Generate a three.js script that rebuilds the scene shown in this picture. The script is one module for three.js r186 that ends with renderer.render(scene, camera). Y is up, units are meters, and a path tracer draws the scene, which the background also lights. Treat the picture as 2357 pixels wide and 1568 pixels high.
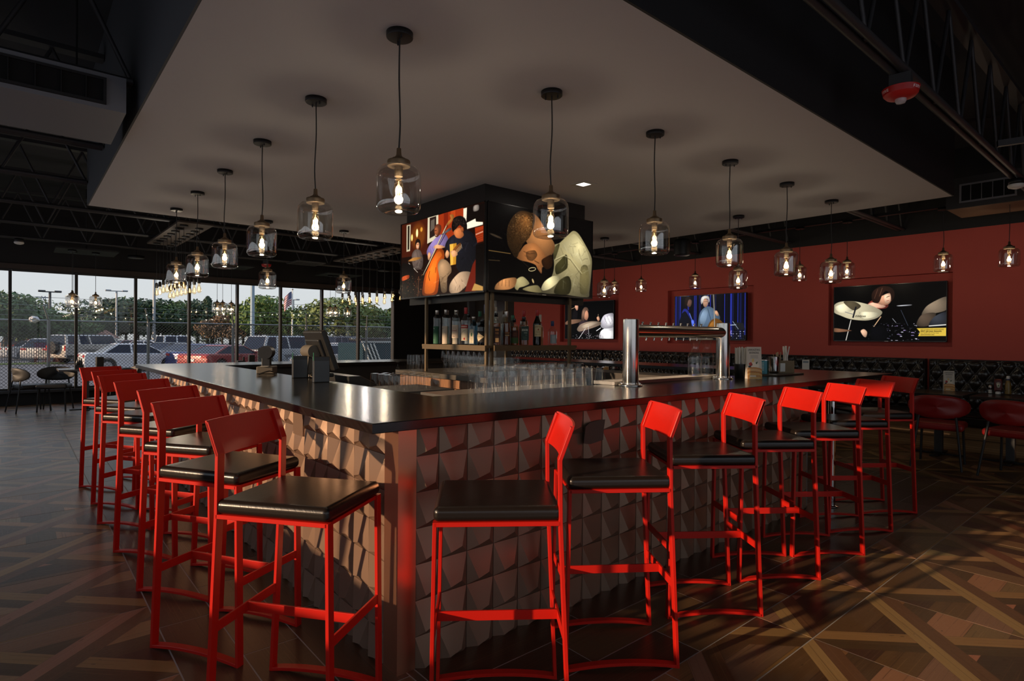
import * as THREE from 'three';
import { mergeGeometries, toCreasedNormals } from 'three/addons/utils/BufferGeometryUtils.js';
import { RoundedBoxGeometry } from 'three/addons/geometries/RoundedBoxGeometry.js';
import { ImprovedNoise } from 'three/addons/math/ImprovedNoise.js';
import { RectAreaLightUniformsLib } from 'three/addons/lights/RectAreaLightUniformsLib.js';

// ---------------------------------------------------------------- camera, sky, sun, exposure
const scene = new THREE.Scene();
const D2R = Math.PI / 180;
const camera = new THREE.PerspectiveCamera(60.55, 2357 / 1568, 0.05, 600);
camera.position.set(0, 1.376, 0);
camera.rotation.order = 'YXZ';
camera.rotation.set(-0.228 * D2R, -40.31 * D2R, 0.437 * D2R);

const renderer = new THREE.WebGLRenderer({ antialias: true });
renderer.toneMapping = THREE.LinearToneMapping;
renderer.toneMappingExposure = 1.62;
renderer.shadowMap.enabled = true;
RectAreaLightUniformsLib.init();

// hazy evening sky, the same all round: pale grey blue above, a little warmer towards the horizon
{
  const w = 64, h = 64, d = new Float32Array(w * h * 4);
  for (let y = 0; y < h; y++) for (let x = 0; x < w; x++) {
    const el = (y + 0.5) / h * 2 - 1;
    const t = Math.min(1, Math.max(0, el / 0.7));
    const a = [0.455, 0.475, 0.475], b = [0.36, 0.47, 0.70], o = (y * w + x) * 4;
    for (let c = 0; c < 3; c++) d[o + c] = el < 0 ? a[c] * 0.5 : a[c] + (b[c] - a[c]) * t;
    d[o + 3] = 1;
  }
  const t = new THREE.DataTexture(d, w, h, THREE.RGBAFormat, THREE.FloatType);
  t.mapping = THREE.EquirectangularReflectionMapping; t.magFilter = THREE.LinearFilter; t.needsUpdate = true;
  scene.background = t;
  scene.backgroundIntensity = 1.0;
}
// low evening sun from beyond the side windows: it travels along +x (the long bar front) and a little towards the viewer
const sun = new THREE.DirectionalLight(new THREE.Color().setRGB(1, 0.68, 0.42), 3.6);
{
  const az = -8 * D2R, el = 12 * D2R, dir = new THREE.Vector3(Math.cos(az) * Math.cos(el), -Math.sin(el), -Math.sin(az) * Math.cos(el));
  sun.position.copy(dir.clone().multiplyScalar(-60)); sun.target.position.set(0, 0, 0);
  sun.castShadow = true; sun.shadow.mapSize.set(4096, 4096);
  Object.assign(sun.shadow.camera, { left: -70, right: 70, top: 40, bottom: -40, near: 1, far: 220 });
  sun.shadow.radius = 1.6;
  scene.add(sun, sun.target);
}

// ---------------------------------------------------------------- helpers
// Plan coordinates: R runs along the bar front (x), L runs away along the window-side counter (-z).
let seed = 12345;
const rnd = () => { seed = (seed * 1664525 + 1013904223) >>> 0; return seed / 4294967296; };
const rr = (a, b) => a + (b - a) * rnd();
const noise = new ImprovedNoise();
const V = (x, y, z) => new THREE.Vector3(x, y, z);
const W = (R, y, L) => new THREE.Vector3(R, y, -L);
const lin = (r, g, b) => new THREE.Color().setRGB(r, g, b);
const std = (color, roughness = 0.6, metalness = 0, extra = {}) => new THREE.MeshStandardMaterial({ color, roughness, metalness, ...extra });
const phy = (o) => new THREE.MeshPhysicalMaterial(o);
const taken = {};
const numbered = (n) => { if (!(n in taken)) { taken[n] = 0; return n; } return n + '_' + String(++taken[n]).padStart(3, '0'); };
const strip = (g) => { for (const k of Object.keys(g.attributes)) if (!['position', 'normal', 'uv'].includes(k)) g.deleteAttribute(k); return g.index ? g.toNonIndexed() : g; };
const merge = (list) => list.length === 1 ? list[0] : mergeGeometries(list.map(strip));
function mesh(name, geo, material, parent, pos) {
  const m = new THREE.Mesh(Array.isArray(geo) ? merge(geo) : geo, material);
  m.name = parent ? name : numbered(name); m.castShadow = m.receiveShadow = true;
  if (pos) m.position.copy(pos);
  (parent || scene).add(m);
  return m;
}
function tag(o, label, category, group) { o.userData.label = label; o.userData.category = category; if (group) o.userData.group = group; return o; }
function struct(o, label, category) { o.userData.kind = 'structure'; if (label) { o.userData.label = label; o.userData.category = category; } return o; }
function thing(name, label, category, pos, turn = 0, group) {
  const g = new THREE.Group(); g.name = numbered(name); scene.add(g);
  if (pos) g.position.copy(pos); g.rotation.y = turn;
  return tag(g, label, category, group);
}
function copy(o, label, pos, turn, group) {
  const c = o.clone(); c.name = numbered(o.name.replace(/_\d{3}$/, '')); scene.add(c);
  c.userData = { ...o.userData };
  if (label) c.userData.label = label;
  if (group) c.userData.group = group;
  if (pos) c.position.copy(pos); if (turn !== undefined) c.rotation.y = turn;
  return c;
}
// geometry shorthands
const box = (w, h, d, x = 0, y = 0, z = 0) => new THREE.BoxGeometry(w, h, d).translate(x, y, z);
const span = (x0, x1, y0, y1, z0, z1) => new THREE.BoxGeometry(Math.abs(x1 - x0), Math.abs(y1 - y0), Math.abs(z1 - z0)).translate((x0 + x1) / 2, (y0 + y1) / 2, (z0 + z1) / 2);
const spanL = (R0, R1, y0, y1, L0, L1) => span(R0, R1, y0, y1, -L0, -L1);
const rbox = (w, h, d, r, x = 0, y = 0, z = 0, s = 2) => new RoundedBoxGeometry(w, h, d, s, r).translate(x, y, z);
const cyl = (r0, r1, h, x = 0, y = 0, z = 0, s = 20, open = false) => new THREE.CylinderGeometry(r0, r1, h, s, 1, open).translate(x, y, z);
const lathe = (pts, s = 24) => new THREE.LatheGeometry(pts.map((p) => new THREE.Vector2(p[0], p[1])), s);
const tube = (pts, r, n = 16, s = 8) => new THREE.TubeGeometry(new THREE.CatmullRomCurve3(pts), n, r, s, false);
function bar(a, b, w, h) {            // straight bar of section w x h from a to b (h measured upright)
  const d = b.clone().sub(a), L = d.length(), g = new THREE.BoxGeometry(w, h, L);
  const m = new THREE.Matrix4().lookAt(a, b, Math.abs(d.y) / L > 0.99 ? V(1, 0, 0) : V(0, 1, 0));
  return g.applyMatrix4(m).translate((a.x + b.x) / 2, (a.y + b.y) / 2, (a.z + b.z) / 2);
}
function rod(a, b, r, s = 8) {
  const d = b.clone().sub(a), g = new THREE.CylinderGeometry(r, r, d.length(), s, 1);
  g.applyQuaternion(new THREE.Quaternion().setFromUnitVectors(V(0, 1, 0), d.clone().normalize()));
  return g.translate((a.x + b.x) / 2, (a.y + b.y) / 2, (a.z + b.z) / 2);
}
function shapeOf(pts) { const s = new THREE.Shape(); pts.forEach((p, i) => i ? s.lineTo(p[0], p[1]) : s.moveTo(p[0], p[1])); s.closePath(); return s; }
const extrude = (pts, depth, bevel = 0, seg = 1) => new THREE.ExtrudeGeometry(pts.isShape ? pts : shapeOf(pts), { depth, bevelEnabled: bevel > 0, bevelSize: bevel, bevelThickness: bevel, bevelSegments: seg, curveSegments: 12 });
// shape drawn as (z, y) and swept along -x by w, centred on x
function sideways(pts, w, x = 0, bevel = 0.0012) {
  const g = extrude(pts, w - 2 * bevel, bevel);
  return g.applyMatrix4(new THREE.Matrix4().makeBasis(V(0, 0, 1), V(0, 1, 0), V(-1, 0, 0))).translate(x + w / 2 - bevel, 0, 0);
}
function ribbon(path, t) {             // closed outline round a polyline, t thick, mitred
  const n = path.length, L = [], Rr = [];
  for (let i = 0; i < n; i++) {
    const p = path[i], a = path[Math.max(0, i - 1)], b = path[Math.min(n - 1, i + 1)];
    const n1 = i > 0 ? norm2(p[0] - a[0], p[1] - a[1]) : null, n2 = i < n - 1 ? norm2(b[0] - p[0], b[1] - p[1]) : null;
    const u = n1 || n2, v = n2 || n1, mx = -(u[1] + v[1]) / 2, my = (u[0] + v[0]) / 2, k = t / 2 / (mx * mx + my * my);
    L.push([p[0] + mx * k, p[1] + my * k]); Rr.push([p[0] - mx * k, p[1] - my * k]);
  }
  return [...L, ...Rr.reverse()];
}
function norm2(x, y) { const l = Math.hypot(x, y); return [x / l, y / l]; }
// textures
function canvasTex(w, h, draw, srgb = true) {
  const c = document.createElement('canvas'); c.width = w; c.height = h;
  draw(c.getContext('2d'), w, h);
  const t = new THREE.CanvasTexture(c); t.wrapS = t.wrapT = THREE.RepeatWrapping; t.magFilter = THREE.LinearFilter;
  if (srgb) t.colorSpace = THREE.SRGBColorSpace;
  return t;
}
function dataTex(n, fn, srgb = true) {
  const d = new Uint8Array(n * n * 4);
  for (let y = 0; y < n; y++) for (let x = 0; x < n; x++) { const c = fn(x / n, y / n, x, y), o = (y * n + x) * 4; d[o] = c[0]; d[o + 1] = c[1] ?? c[0]; d[o + 2] = c[2] ?? c[0]; d[o + 3] = 255; }
  const t = new THREE.DataTexture(d, n, n); t.wrapS = t.wrapT = THREE.RepeatWrapping; t.magFilter = THREE.LinearFilter; t.needsUpdate = true;
  if (srgb) t.colorSpace = THREE.SRGBColorSpace;
  return t;
}
// noise that repeats over the unit square
const tn = (u, v, f, s = 0) => { const a = 2 * Math.PI * u, b = 2 * Math.PI * v, k = f / 6.283; return noise.noise(Math.cos(a) * k + s, Math.sin(a) * k + Math.cos(b) * k, Math.sin(b) * k + s * 0.37); };

// ---------------------------------------------------------------- materials
const leatherBump = dataTex(256, (u, v) => [128 + 90 * (tn(u, v, 40, 3) * 0.6 + tn(u, v, 90, 9) * 0.4)], false);
const plasterBump = dataTex(256, (u, v) => [128 + 80 * (tn(u, v, 60, 1) * 0.5 + tn(u, v, 120, 5) * 0.5)], false);
const speckMap = dataTex(512, (u, v) => { const p = rnd(); const k = 26 + 10 * tn(u, v, 30, 2) + (p > 0.992 ? 50 * rnd() : p > 0.96 ? 14 : 0); return [k, k * 0.94, k * 0.88]; });
const brushedBump = dataTex(256, (u, v, x, y) => [128 + 60 * tn(0.01, v, 160, 4) + 20 * tn(u, v, 120, 2)], false);
const M = {
  red: phy({ color: lin(0.50, 0.012, 0.006), roughness: 0.38, specularIntensity: 0.6 }),
  leather: std(lin(0.012, 0.0085, 0.007), 0.30, 0, { bumpMap: leatherBump, bumpScale: 0.0006 }),
  redLeather: std(lin(0.26, 0.008, 0.008), 0.40, 0, { bumpMap: leatherBump, bumpScale: 0.0005 }),
  quartz: std(lin(1, 1, 1), 0.20, 0, { map: speckMap }),
  stoneEdge: std(lin(0.05, 0.046, 0.04), 0.45),
  copper: std(lin(0.72, 0.36, 0.22), 0.34, 1, { bumpMap: brushedBump, bumpScale: 0.0002 }),
  steel: std(lin(0.62, 0.60, 0.57), 0.20, 1),
  steelSoft: std(lin(0.55, 0.53, 0.50), 0.35, 1),
  chrome: std(lin(0.75, 0.74, 0.72), 0.10, 1),
  bronze: std(lin(0.20, 0.14, 0.085), 0.42, 0.75),
  brassFrame: std(lin(0.17, 0.125, 0.075), 0.45, 0.7),
  blackMetal: std(lin(0.016, 0.016, 0.017), 0.45, 0.2),
  blackPaint: std(lin(0.010, 0.010, 0.011), 0.7),
  blackGloss: std(lin(0.008, 0.008, 0.009), 0.22),
  plasticBlack: std(lin(0.014, 0.014, 0.014), 0.4),
  plasticGrey: std(lin(0.10, 0.085, 0.065), 0.5),
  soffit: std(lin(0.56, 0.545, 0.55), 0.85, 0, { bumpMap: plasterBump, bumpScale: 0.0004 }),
  soffitSideLit: std(lin(0.060, 0.067, 0.076), 0.7),  // black side with window light painted in as bluish grey
  redWall: std(lin(0.50, 0.080, 0.062), 0.75, 0, { bumpMap: plasterBump, bumpScale: 0.0006 }),
  brownWall: std(lin(0.030, 0.021, 0.015), 0.7),
  deck: std(lin(0.03, 0.032, 0.036), 0.85),
  grout: std(lin(0.36, 0.33, 0.30), 0.8),
  tileGrout: std(lin(0.20, 0.185, 0.17), 0.9),
  white: std(lin(0.75, 0.74, 0.71), 0.5),
  paper: std(lin(0.78, 0.76, 0.71), 0.8),
  glass: phy({ color: lin(0.97, 0.97, 0.97), roughness: 0.02, transmission: 1, thickness: 0, ior: 1.5 }),
  shadeGlass: phy({ color: lin(0.86, 0.85, 0.83), roughness: 0.02, transmission: 1, thickness: 0, ior: 2.5 }),
  drinkGlass: phy({ color: lin(0.985, 0.99, 0.99), roughness: 0.01, transmission: 1, thickness: 0, ior: 1.42 }),
  bulbGlass: phy({ color: lin(1, 0.90, 0.72), roughness: 0.02, transmission: 1, thickness: 0, ior: 1.4 }),
  filament: std(lin(0.2, 0.1, 0.03), 0.5, 0, { emissive: lin(1, 0.62, 0.24), emissiveIntensity: 3.2 }),
  filamentFar: std(lin(0.2, 0.1, 0.03), 0.5, 0, { emissive: lin(1, 0.62, 0.24), emissiveIntensity: 3 }),
  chairBlack: std(lin(0.010, 0.010, 0.011), 0.55),
  windowFrame: std(lin(0.035, 0.033, 0.032), 0.5, 0.3),
  windowSill: std(lin(0.05, 0.05, 0.052), 0.5),
  wood: std(lin(0.30, 0.19, 0.11), 0.55),
};
// ---------------------------------------------------------------- room shell
const RW = -2.2, RE = 9.75, LS = -4.0, LN = 14.8, DECK = 4.0;   // west wall, east (red) wall, south wall, north window wall, roof deck
const SOF = { r0: 0.565, r1: 6.788, l0: 1.523, l1: 7.703, y: 2.76 };
{ // floor: a slab with every tile of it laid on top
  const f = mesh('floor', spanL(RW - 0.2, RE + 0.4, -0.25, -0.0012, LS - 0.2, LN + 0.2), M.grout);
  struct(f, 'wood-look patterned tile floor of the bar room', 'floor');
  // printed wood parquet on each square tile: two double bands along the diagonals, boards between them
  const woods = [[122, 92, 62], [98, 72, 47], [138, 106, 72], [80, 59, 40], [110, 86, 60], [150, 116, 80], [66, 49, 35]];
  const board = (g, pts, ang, tone, k) => {
    g.save(); g.beginPath(); pts.forEach((p, i) => i ? g.lineTo(p[0], p[1]) : g.moveTo(p[0], p[1])); g.closePath(); g.clip();
    const c = woods[tone % woods.length].map((v) => v * (0.92 + 0.16 * rnd()));
    g.fillStyle = `rgb(${c.map(Math.round)})`; g.fillRect(-50, -50, 700, 700);
    const cx = pts.reduce((s, p) => s + p[0], 0) / pts.length, cy = pts.reduce((s, p) => s + p[1], 0) / pts.length;
    g.translate(cx, cy); g.rotate(ang);
    for (let i = 0; i < 240; i++) {
      const y = rr(-380, 380), d = rnd() < 0.6 ? -1 : 1, a = rr(0.06, 0.30);
      g.strokeStyle = d < 0 ? `rgba(25,14,6,${a})` : `rgba(225,190,140,${a * 0.6})`; g.lineWidth = rr(0.5, 2.2);
      g.beginPath(); const x0 = rr(-420, 300), wv = rr(-5, 5); g.moveTo(x0, y); g.bezierCurveTo(x0 + 60, y + wv, x0 + 130, y - wv, x0 + rr(120, 420), y + wv * 0.6); g.stroke();
    }
    if (k) for (let i = 0; i < 2; i++) { g.fillStyle = 'rgba(30,16,8,0.35)'; g.beginPath(); g.ellipse(rr(-150, 150), rr(-20, 20), rr(3, 9), rr(1.5, 3), 0, 0, 7); g.fill(); }
    g.restore();
    g.strokeStyle = 'rgba(30,18,10,0.35)'; g.lineWidth = 1.2; g.beginPath(); pts.forEach((p, i) => i ? g.lineTo(p[0], p[1]) : g.moveTo(p[0], p[1])); g.closePath(); g.stroke();
  };
  const S = 512;
  const tileMap = (variant) => canvasTex(S, S, (g) => {
    const b = 54; let tone = variant * 3;
    // the four triangles, each of boards running the other way in turn
    const tri = [[[0, 0], [S, 0], [S / 2, S / 2]], [[S, 0], [S, S], [S / 2, S / 2]], [[S, S], [0, S], [S / 2, S / 2]], [[0, S], [0, 0], [S / 2, S / 2]]];
    tri.forEach((t, q) => {
      g.save(); g.beginPath(); t.forEach((p, i) => i ? g.lineTo(...p) : g.moveTo(...p)); g.closePath(); g.clip();
      const along = (q + variant) % 2 === 0;
      for (let i = 0, p = 0; p < S; i++) {
        const w = rr(70, 120), horiz = (q % 2 === 0) === along;
        board(g, horiz ? [[0, p], [S, p], [S, p + w], [0, p + w]] : [[p, 0], [p + w, 0], [p + w, S], [p, S]], horiz ? 0 : Math.PI / 2, tone += 1 + Math.floor(rnd() * 3), true); p += w;
      }
      g.restore();
    });
    // diagonal bands: a pale and a dark board side by side
    const band = (ax, ay, bx, by, first, second) => {
      const [ux, uy] = norm2(bx - ax, by - ay), nx = -uy, ny = ux, e = 60;
      const quad = (o0, o1) => [[ax - ux * e + nx * o0, ay - uy * e + ny * o0], [bx + ux * e + nx * o0, by + uy * e + ny * o0], [bx + ux * e + nx * o1, by + uy * e + ny * o1], [ax - ux * e + nx * o1, ay - uy * e + ny * o1]];
      board(g, quad(-b, 0), Math.atan2(uy, ux), first, true); board(g, quad(0, b), Math.atan2(uy, ux), second, true);
    };
    band(0, 0, S, S, variant % 2 ? 5 : 2, 3);
    band(S, 0, 0, S, 1, variant % 2 ? 2 : 5);
  });
  const plankMap = (v) => canvasTex(512, 128, (g) => { seed += v * 77; board(g, [[-2, -2], [514, -2], [514, 130], [-2, 130]], 0, [3, 1, 6][v], true); });
  const floorRough = dataTex(256, (u, v) => [165 + 26 * tn(u, v, 60, 2)], false);
  const fm = (map) => std(lin(1.0, 0.95, 0.92), 0.55, 0, { map, roughnessMap: floorRough });
  const tileMats = [0, 1, 2, 3].map((v) => fm(tileMap(v))), plankMats = [0, 1, 2].map((v) => fm(plankMap(v)));
  const T = 0.765, gap = 0.0065;
  const cut = (R0, R1, L0, L1, mat, u0, u1, v0, v1, turn) => ({ R0, R1, L0, L1, mat, u0, u1, v0, v1, turn });
  const list = [];
  // square tiles: everywhere but the plank apron round the bar
  const apR = 0.512, apL = 1.416, apR1 = 6.95, apL1 = 7.95;
  const addTile = (i, j) => {
    let R0 = 2.807 + T * i, R1 = R0 + T, L0 = 1.146 + T * j, L1 = L0 + T;
    const r0 = Math.max(R0, RW + 0.005), r1 = Math.min(R1, RE), l0 = Math.max(L0, LS), l1 = Math.min(L1, LN - 0.005);
    if (r1 - r0 < 0.02 || l1 - l0 < 0.02) return;
    const inside = (a, b, c, d) => a < c - 0.001 && b > d + 0.001;
    const pieces = [];
    if (inside(r0, r1, apR1, apR) && inside(l0, l1, apL1, apL)) { // overlaps the apron: keep what is outside it
      if (r0 < apR - 0.02) pieces.push([r0, Math.min(r1, apR), l0, l1]);
      if (r1 > apR1 + 0.02) pieces.push([Math.max(r0, apR1), r1, l0, l1]);
      const a = Math.max(r0, apR), b = Math.min(r1, apR1);
      if (b - a > 0.02) { if (l0 < apL - 0.02) pieces.push([a, b, l0, Math.min(l1, apL)]); if (l1 > apL1 + 0.02) pieces.push([a, b, Math.max(l0, apL1), l1]); }
    } else pieces.push([r0, r1, l0, l1]);
    const mat = tileMats[Math.floor(rnd() * 4)];
    for (const [a, b, c, d] of pieces) list.push({ name: 'floor_tile', R0: a, R1: b, L0: c, L1: d, mat, uv: [(a - R0) / T, (b - R0) / T, (c - L0) / T, (d - L0) / T] });
  };
  for (let i = -8; i < 11; i++) for (let j = -8; j < 19; j++) addTile(i, j);
  // plank tiles round the bar, laid along it
  const PW = 0.237, PL = 0.87;
  const plank = (a0, a1, w0, w1, alongR) => { const o = rnd(); list.push({ name: 'plank_tile', R0: alongR ? a0 : w0, R1: alongR ? a1 : w1, L0: alongR ? w0 : a0, L1: alongR ? w1 : a1, mat: plankMats[Math.floor(rnd() * 3)], uv: [o, o + (a1 - a0) / PL * 0.9, 0, 1], turn: !alongR }); };
  for (let k = 0; k < 4; k++) {
    const w0 = apR + k * PW, w1 = Math.min(w0 + PW, 1.26);
    if (w1 - w0 > 0.03) for (let a = apL - [0, 0.5, 0.22, 0.7][k]; a < apL1; a += PL) if (a + PL > apL + 0.02) plank(Math.max(a, apL), Math.min(a + PL, apL1), w0, w1, false);
    const l0 = apL + k * PW, l1 = Math.min(l0 + PW, 2.2);
    if (l1 - l0 > 0.03) for (let a = 2.304 - PL * 2 - [0, 0.43, 0.2, 0.6][k]; a < apR1; a += PL) if (a + PL > 1.26 + 0.02) plank(Math.max(a, 1.26), Math.min(a + PL, apR1), l0, l1, true);
  }
  // inside the bar ring and beyond it: plain runs of the same planks
  for (let l = 2.2; l < apL1; l += 0.237) for (let a = 1.26 - rr(0, PL); a < apR1; a += PL) { const a0 = Math.max(a, 1.26), a1 = Math.min(a + PL, apR1); if (a1 - a0 > 0.03) plank(a0, a1, l, Math.min(l + 0.237, apL1), true); }
  const tileGeo = (t) => {
    const g = spanL(t.R0 + gap / 2, t.R1 - gap / 2, -0.004, 0, t.L0 + gap / 2, t.L1 - gap / 2), uv = g.attributes.uv, p = g.attributes.position, [u0, u1, v0, v1] = t.uv;
    for (let i = 0; i < p.count; i++) {
      const a = (p.getX(i) - t.R0) / (t.R1 - t.R0), b = (-p.getZ(i) - t.L0) / (t.L1 - t.L0);
      const x = t.turn ? b : a, y = t.turn ? a : b;
      uv.setXY(i, u0 + (u1 - u0) * x, v0 + (v1 - v0) * y);
    }
    return g;
  };
  camera.updateMatrixWorld(true); camera.updateProjectionMatrix();
  const seen = list.map((t) => { const p = W((t.R0 + t.R1) / 2, 0, (t.L0 + t.L1) / 2), q = p.clone().project(camera), hid = t.R0 > 1.2 && t.R1 < 6.5 && t.L0 > 2.1 && t.L1 < 7.3; return { t, d: p.length(), ok: !hid && Math.abs(q.x) < 1.25 && Math.abs(q.y) < 1.35 && q.z < 1 }; });
  seen.sort((a, b) => (b.ok - a.ok) || (a.d - b.d));
  const rest = new Map(); let n = 0;
  for (const { t, ok } of seen) {
    if (ok && n < 290) { n++; mesh(t.name, tileGeo(t), t.mat, f); }
    else { if (!rest.has(t.mat)) rest.set(t.mat, []); rest.get(t.mat).push(tileGeo(t)); }
  }
  for (const [mat, gs] of rest) { const m = mesh('distant_floor_tiles', gs, mat, f); m.userData.kind = 'stuff'; }
}
{ // walls
  const wn = mesh('wall_north', [spanL(RW - 0.2, RE + 0.2, -0.25, 0.27, LN, LN + 0.2), spanL(RW - 0.2, RE + 0.2, 2.64, DECK, LN, LN + 0.2), spanL(8.17, RE + 0.2, 0.27, 2.64, LN, LN + 0.2), spanL(RW - 0.2, RW, 0.27, 2.64, LN, LN + 0.2)], M.blackPaint);
  struct(wn, 'black wall round the long row of windows', 'wall');
  struct(mesh('trim_1', spanL(RW, 8.3, 2.64, 2.74, LN - 0.06, LN), std(lin(0.05, 0.035, 0.028), 0.6)), 'brown header trim above the window row', 'trim');
  struct(mesh('trim_2', spanL(RW, 8.3, 0.24, 0.29, LN - 0.10, LN + 0.005), M.windowSill), 'low dark sill below the window row', 'trim');
  struct(mesh('wall_south', [spanL(RW - 0.2, RE + 0.4, -0.25, 0.1, LS - 0.2, LS), spanL(RW - 0.2, RE + 0.4, 3.5, DECK, LS - 0.2, LS), spanL(5.2, RE + 0.4, 0.1, 3.5, LS - 0.2, LS), spanL(RW - 0.2, RW, 0.1, 3.5, LS - 0.2, LS)], M.blackPaint), 'black wall behind the viewer with its own windows', 'wall');
  // west wall with its own row of windows, where the evening sun comes in
  const gs = [spanL(RW - 0.2, RW, -0.25, 0.95, LS, LN), spanL(RW - 0.2, RW, 2.62, DECK, LS, LN)];
  struct(mesh('wall_west', gs, M.blackPaint), 'dark side wall with a row of windows', 'wall');
  // east wall: red plaster with three recesses for screens, brown beyond
  const niches = [[2.19, 3.79], [5.02, 6.77], [8.0, 9.75]], y0 = 1.30, y1 = 2.33;
  const e = [spanL(RE, RE + 0.4, -0.25, y0, LS, 11.42), spanL(RE, RE + 0.4, y1, 2.90, LS, 11.42)];
  let l = LS; for (const [a, b] of niches) { e.push(spanL(RE, RE + 0.4, y0, y1, l, a), spanL(RE + 0.12, RE + 0.4, y0, y1, a, b)); l = b; }
  e.push(spanL(RE, RE + 0.4, y0, y1, l, 11.42));
  struct(mesh('wall_east', e, M.redWall), 'brick red plaster wall with three screen recesses above the banquette', 'wall');
  struct(mesh('trim_4', spanL(RE - 0.004, RE + 0.4, 2.90, DECK, LS, 11.42), M.blackPaint), 'black painted band of wall above the red plaster', 'wall');
  struct(mesh('wall_back', spanL(RE, RE + 0.4, -0.25, DECK, 11.42, LN + 0.2), M.brownWall), 'dark brown wall between the red wall and the windows', 'wall');
  struct(mesh('trim_3', [spanL(9.55, RE - 0.002, 0.0, 2.5, 13.1, 13.2), spanL(9.55, RE - 0.002, 0, 2.5, 12.1, 12.2)], std(lin(0.10, 0.10, 0.105), 0.5)), 'grey upright door trim on the brown wall', 'trim');
  struct(mesh('ceiling', spanL(RW - 0.2, RE + 0.4, DECK, DECK + 0.15, LS - 0.2, LN + 0.2), M.deck), 'black roof deck above the open joists', 'ceiling');
  // the dropped soffit over the bar
  const sg = new THREE.Group(); sg.name = 'soffit'; scene.add(sg); struct(sg, 'large grey plaster soffit hanging over the bar', 'ceiling');
  mesh('soffit_face', spanL(SOF.r0 + 0.012, SOF.r1 - 0.012, SOF.y, SOF.y + 0.05, SOF.l0 + 0.012, SOF.l1 - 0.012), M.soffit, sg);
  mesh('soffit_side', spanL(SOF.r0, SOF.r0 + 0.012, SOF.y, DECK, SOF.l0, SOF.l1), M.soffitSideLit, sg);  // window-lit side, coloured lighter than the other three black sides
  mesh('soffit_side', spanL(SOF.r1 - 0.012, SOF.r1, SOF.y, DECK, SOF.l0, SOF.l1), M.blackPaint, sg);
  mesh('soffit_side', spanL(SOF.r0 + 0.012, SOF.r1 - 0.012, SOF.y, DECK, SOF.l0, SOF.l0 + 0.012), M.blackPaint, sg);
  mesh('soffit_side', spanL(SOF.r0 + 0.012, SOF.r1 - 0.012, SOF.y, DECK, SOF.l1 - 0.012, SOF.l1), M.blackPaint, sg);
}
{ // windows: north row (seen) and west row (the sun's)
  const ms = [-2.2, -1.13, -0.105, 0.917, 1.942, 2.972, 3.99, 5.0, 6.055, 7.074, 8.15];
  for (let i = 0; i < ms.length - 1; i++) {
    const g = new THREE.Group(); g.name = 'window_' + (i + 1); scene.add(g); struct(g, i === ms.length - 2 ? 'tall window pane at the end next to the black wall' : `tall window pane in the long row, number ${ms.length - 1 - i} counted from the black wall`, 'window');
    const a = ms[i] + (i ? 0.0 : 0.0), b = ms[i + 1];
    mesh('mullion', [rbox(0.05, 2.36, 0.13, 0.006).translate(b, 1.46, -LN - 0.02)], M.windowFrame, g);
    mesh('frame', [spanL(a + 0.026, b - 0.026, 2.60, 2.64, LN - 0.02, LN + 0.06), spanL(a + 0.026, b - 0.026, 0.291, 0.33, LN - 0.02, LN + 0.06)], M.windowFrame, g);
    mesh('pane', new THREE.PlaneGeometry(b - a - 0.05, 2.27).translate((a + b) / 2, 1.465, -LN - 0.02), M.glass, g);
  }
  let n = ms.length;
  for (let l = -3.5; l < 14.3; l += 2.2, n++) {
    const g = new THREE.Group(); g.name = 'window_' + n; scene.add(g); struct(g, `side window letting in the evening sun, ${['first', 'second', 'third', 'fourth', 'fifth', 'sixth', 'seventh', 'eighth', 'ninth'][n - ms.length]} from the wall behind the viewer`, 'window');
    const b = Math.min(l + 2.2, 14.6);
    mesh('mullion', spanL(RW - 0.12, RW - 0.02, 0.95, 2.62, l - 0.04, l + 0.04), M.windowFrame, g);
    mesh('frame', [spanL(RW - 0.1, RW - 0.04, 0.95, 1.0, l + 0.04, b - 0.04), spanL(RW - 0.1, RW - 0.04, 2.57, 2.62, l + 0.04, b - 0.04)], M.windowFrame, g);
    mesh('pane', new THREE.PlaneGeometry(b - l - 0.08, 1.57).rotateY(Math.PI / 2).translate(RW - 0.07, 1.785, -(l + b) / 2), M.glass, g);
  }
}
{ // windows behind the viewer, mirrored in the lamps and seats
  let n = 40;
  for (let r = RW; r < 5.0; r += 1.48, n++) {
    const g = new THREE.Group(); g.name = 'window_' + n; scene.add(g); struct(g, `window behind the viewer, number ${n - 39} from the side wall`, 'window');
    mesh('mullion', spanL(r + 1.43, r + 1.48, 0.1, 3.5, LS - 0.1, LS), M.windowFrame, g);
    mesh('pane', new THREE.PlaneGeometry(1.43, 3.4).translate(r + 0.715, 1.8, -LS + 0.05), M.glass, g);
  }
}
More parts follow.
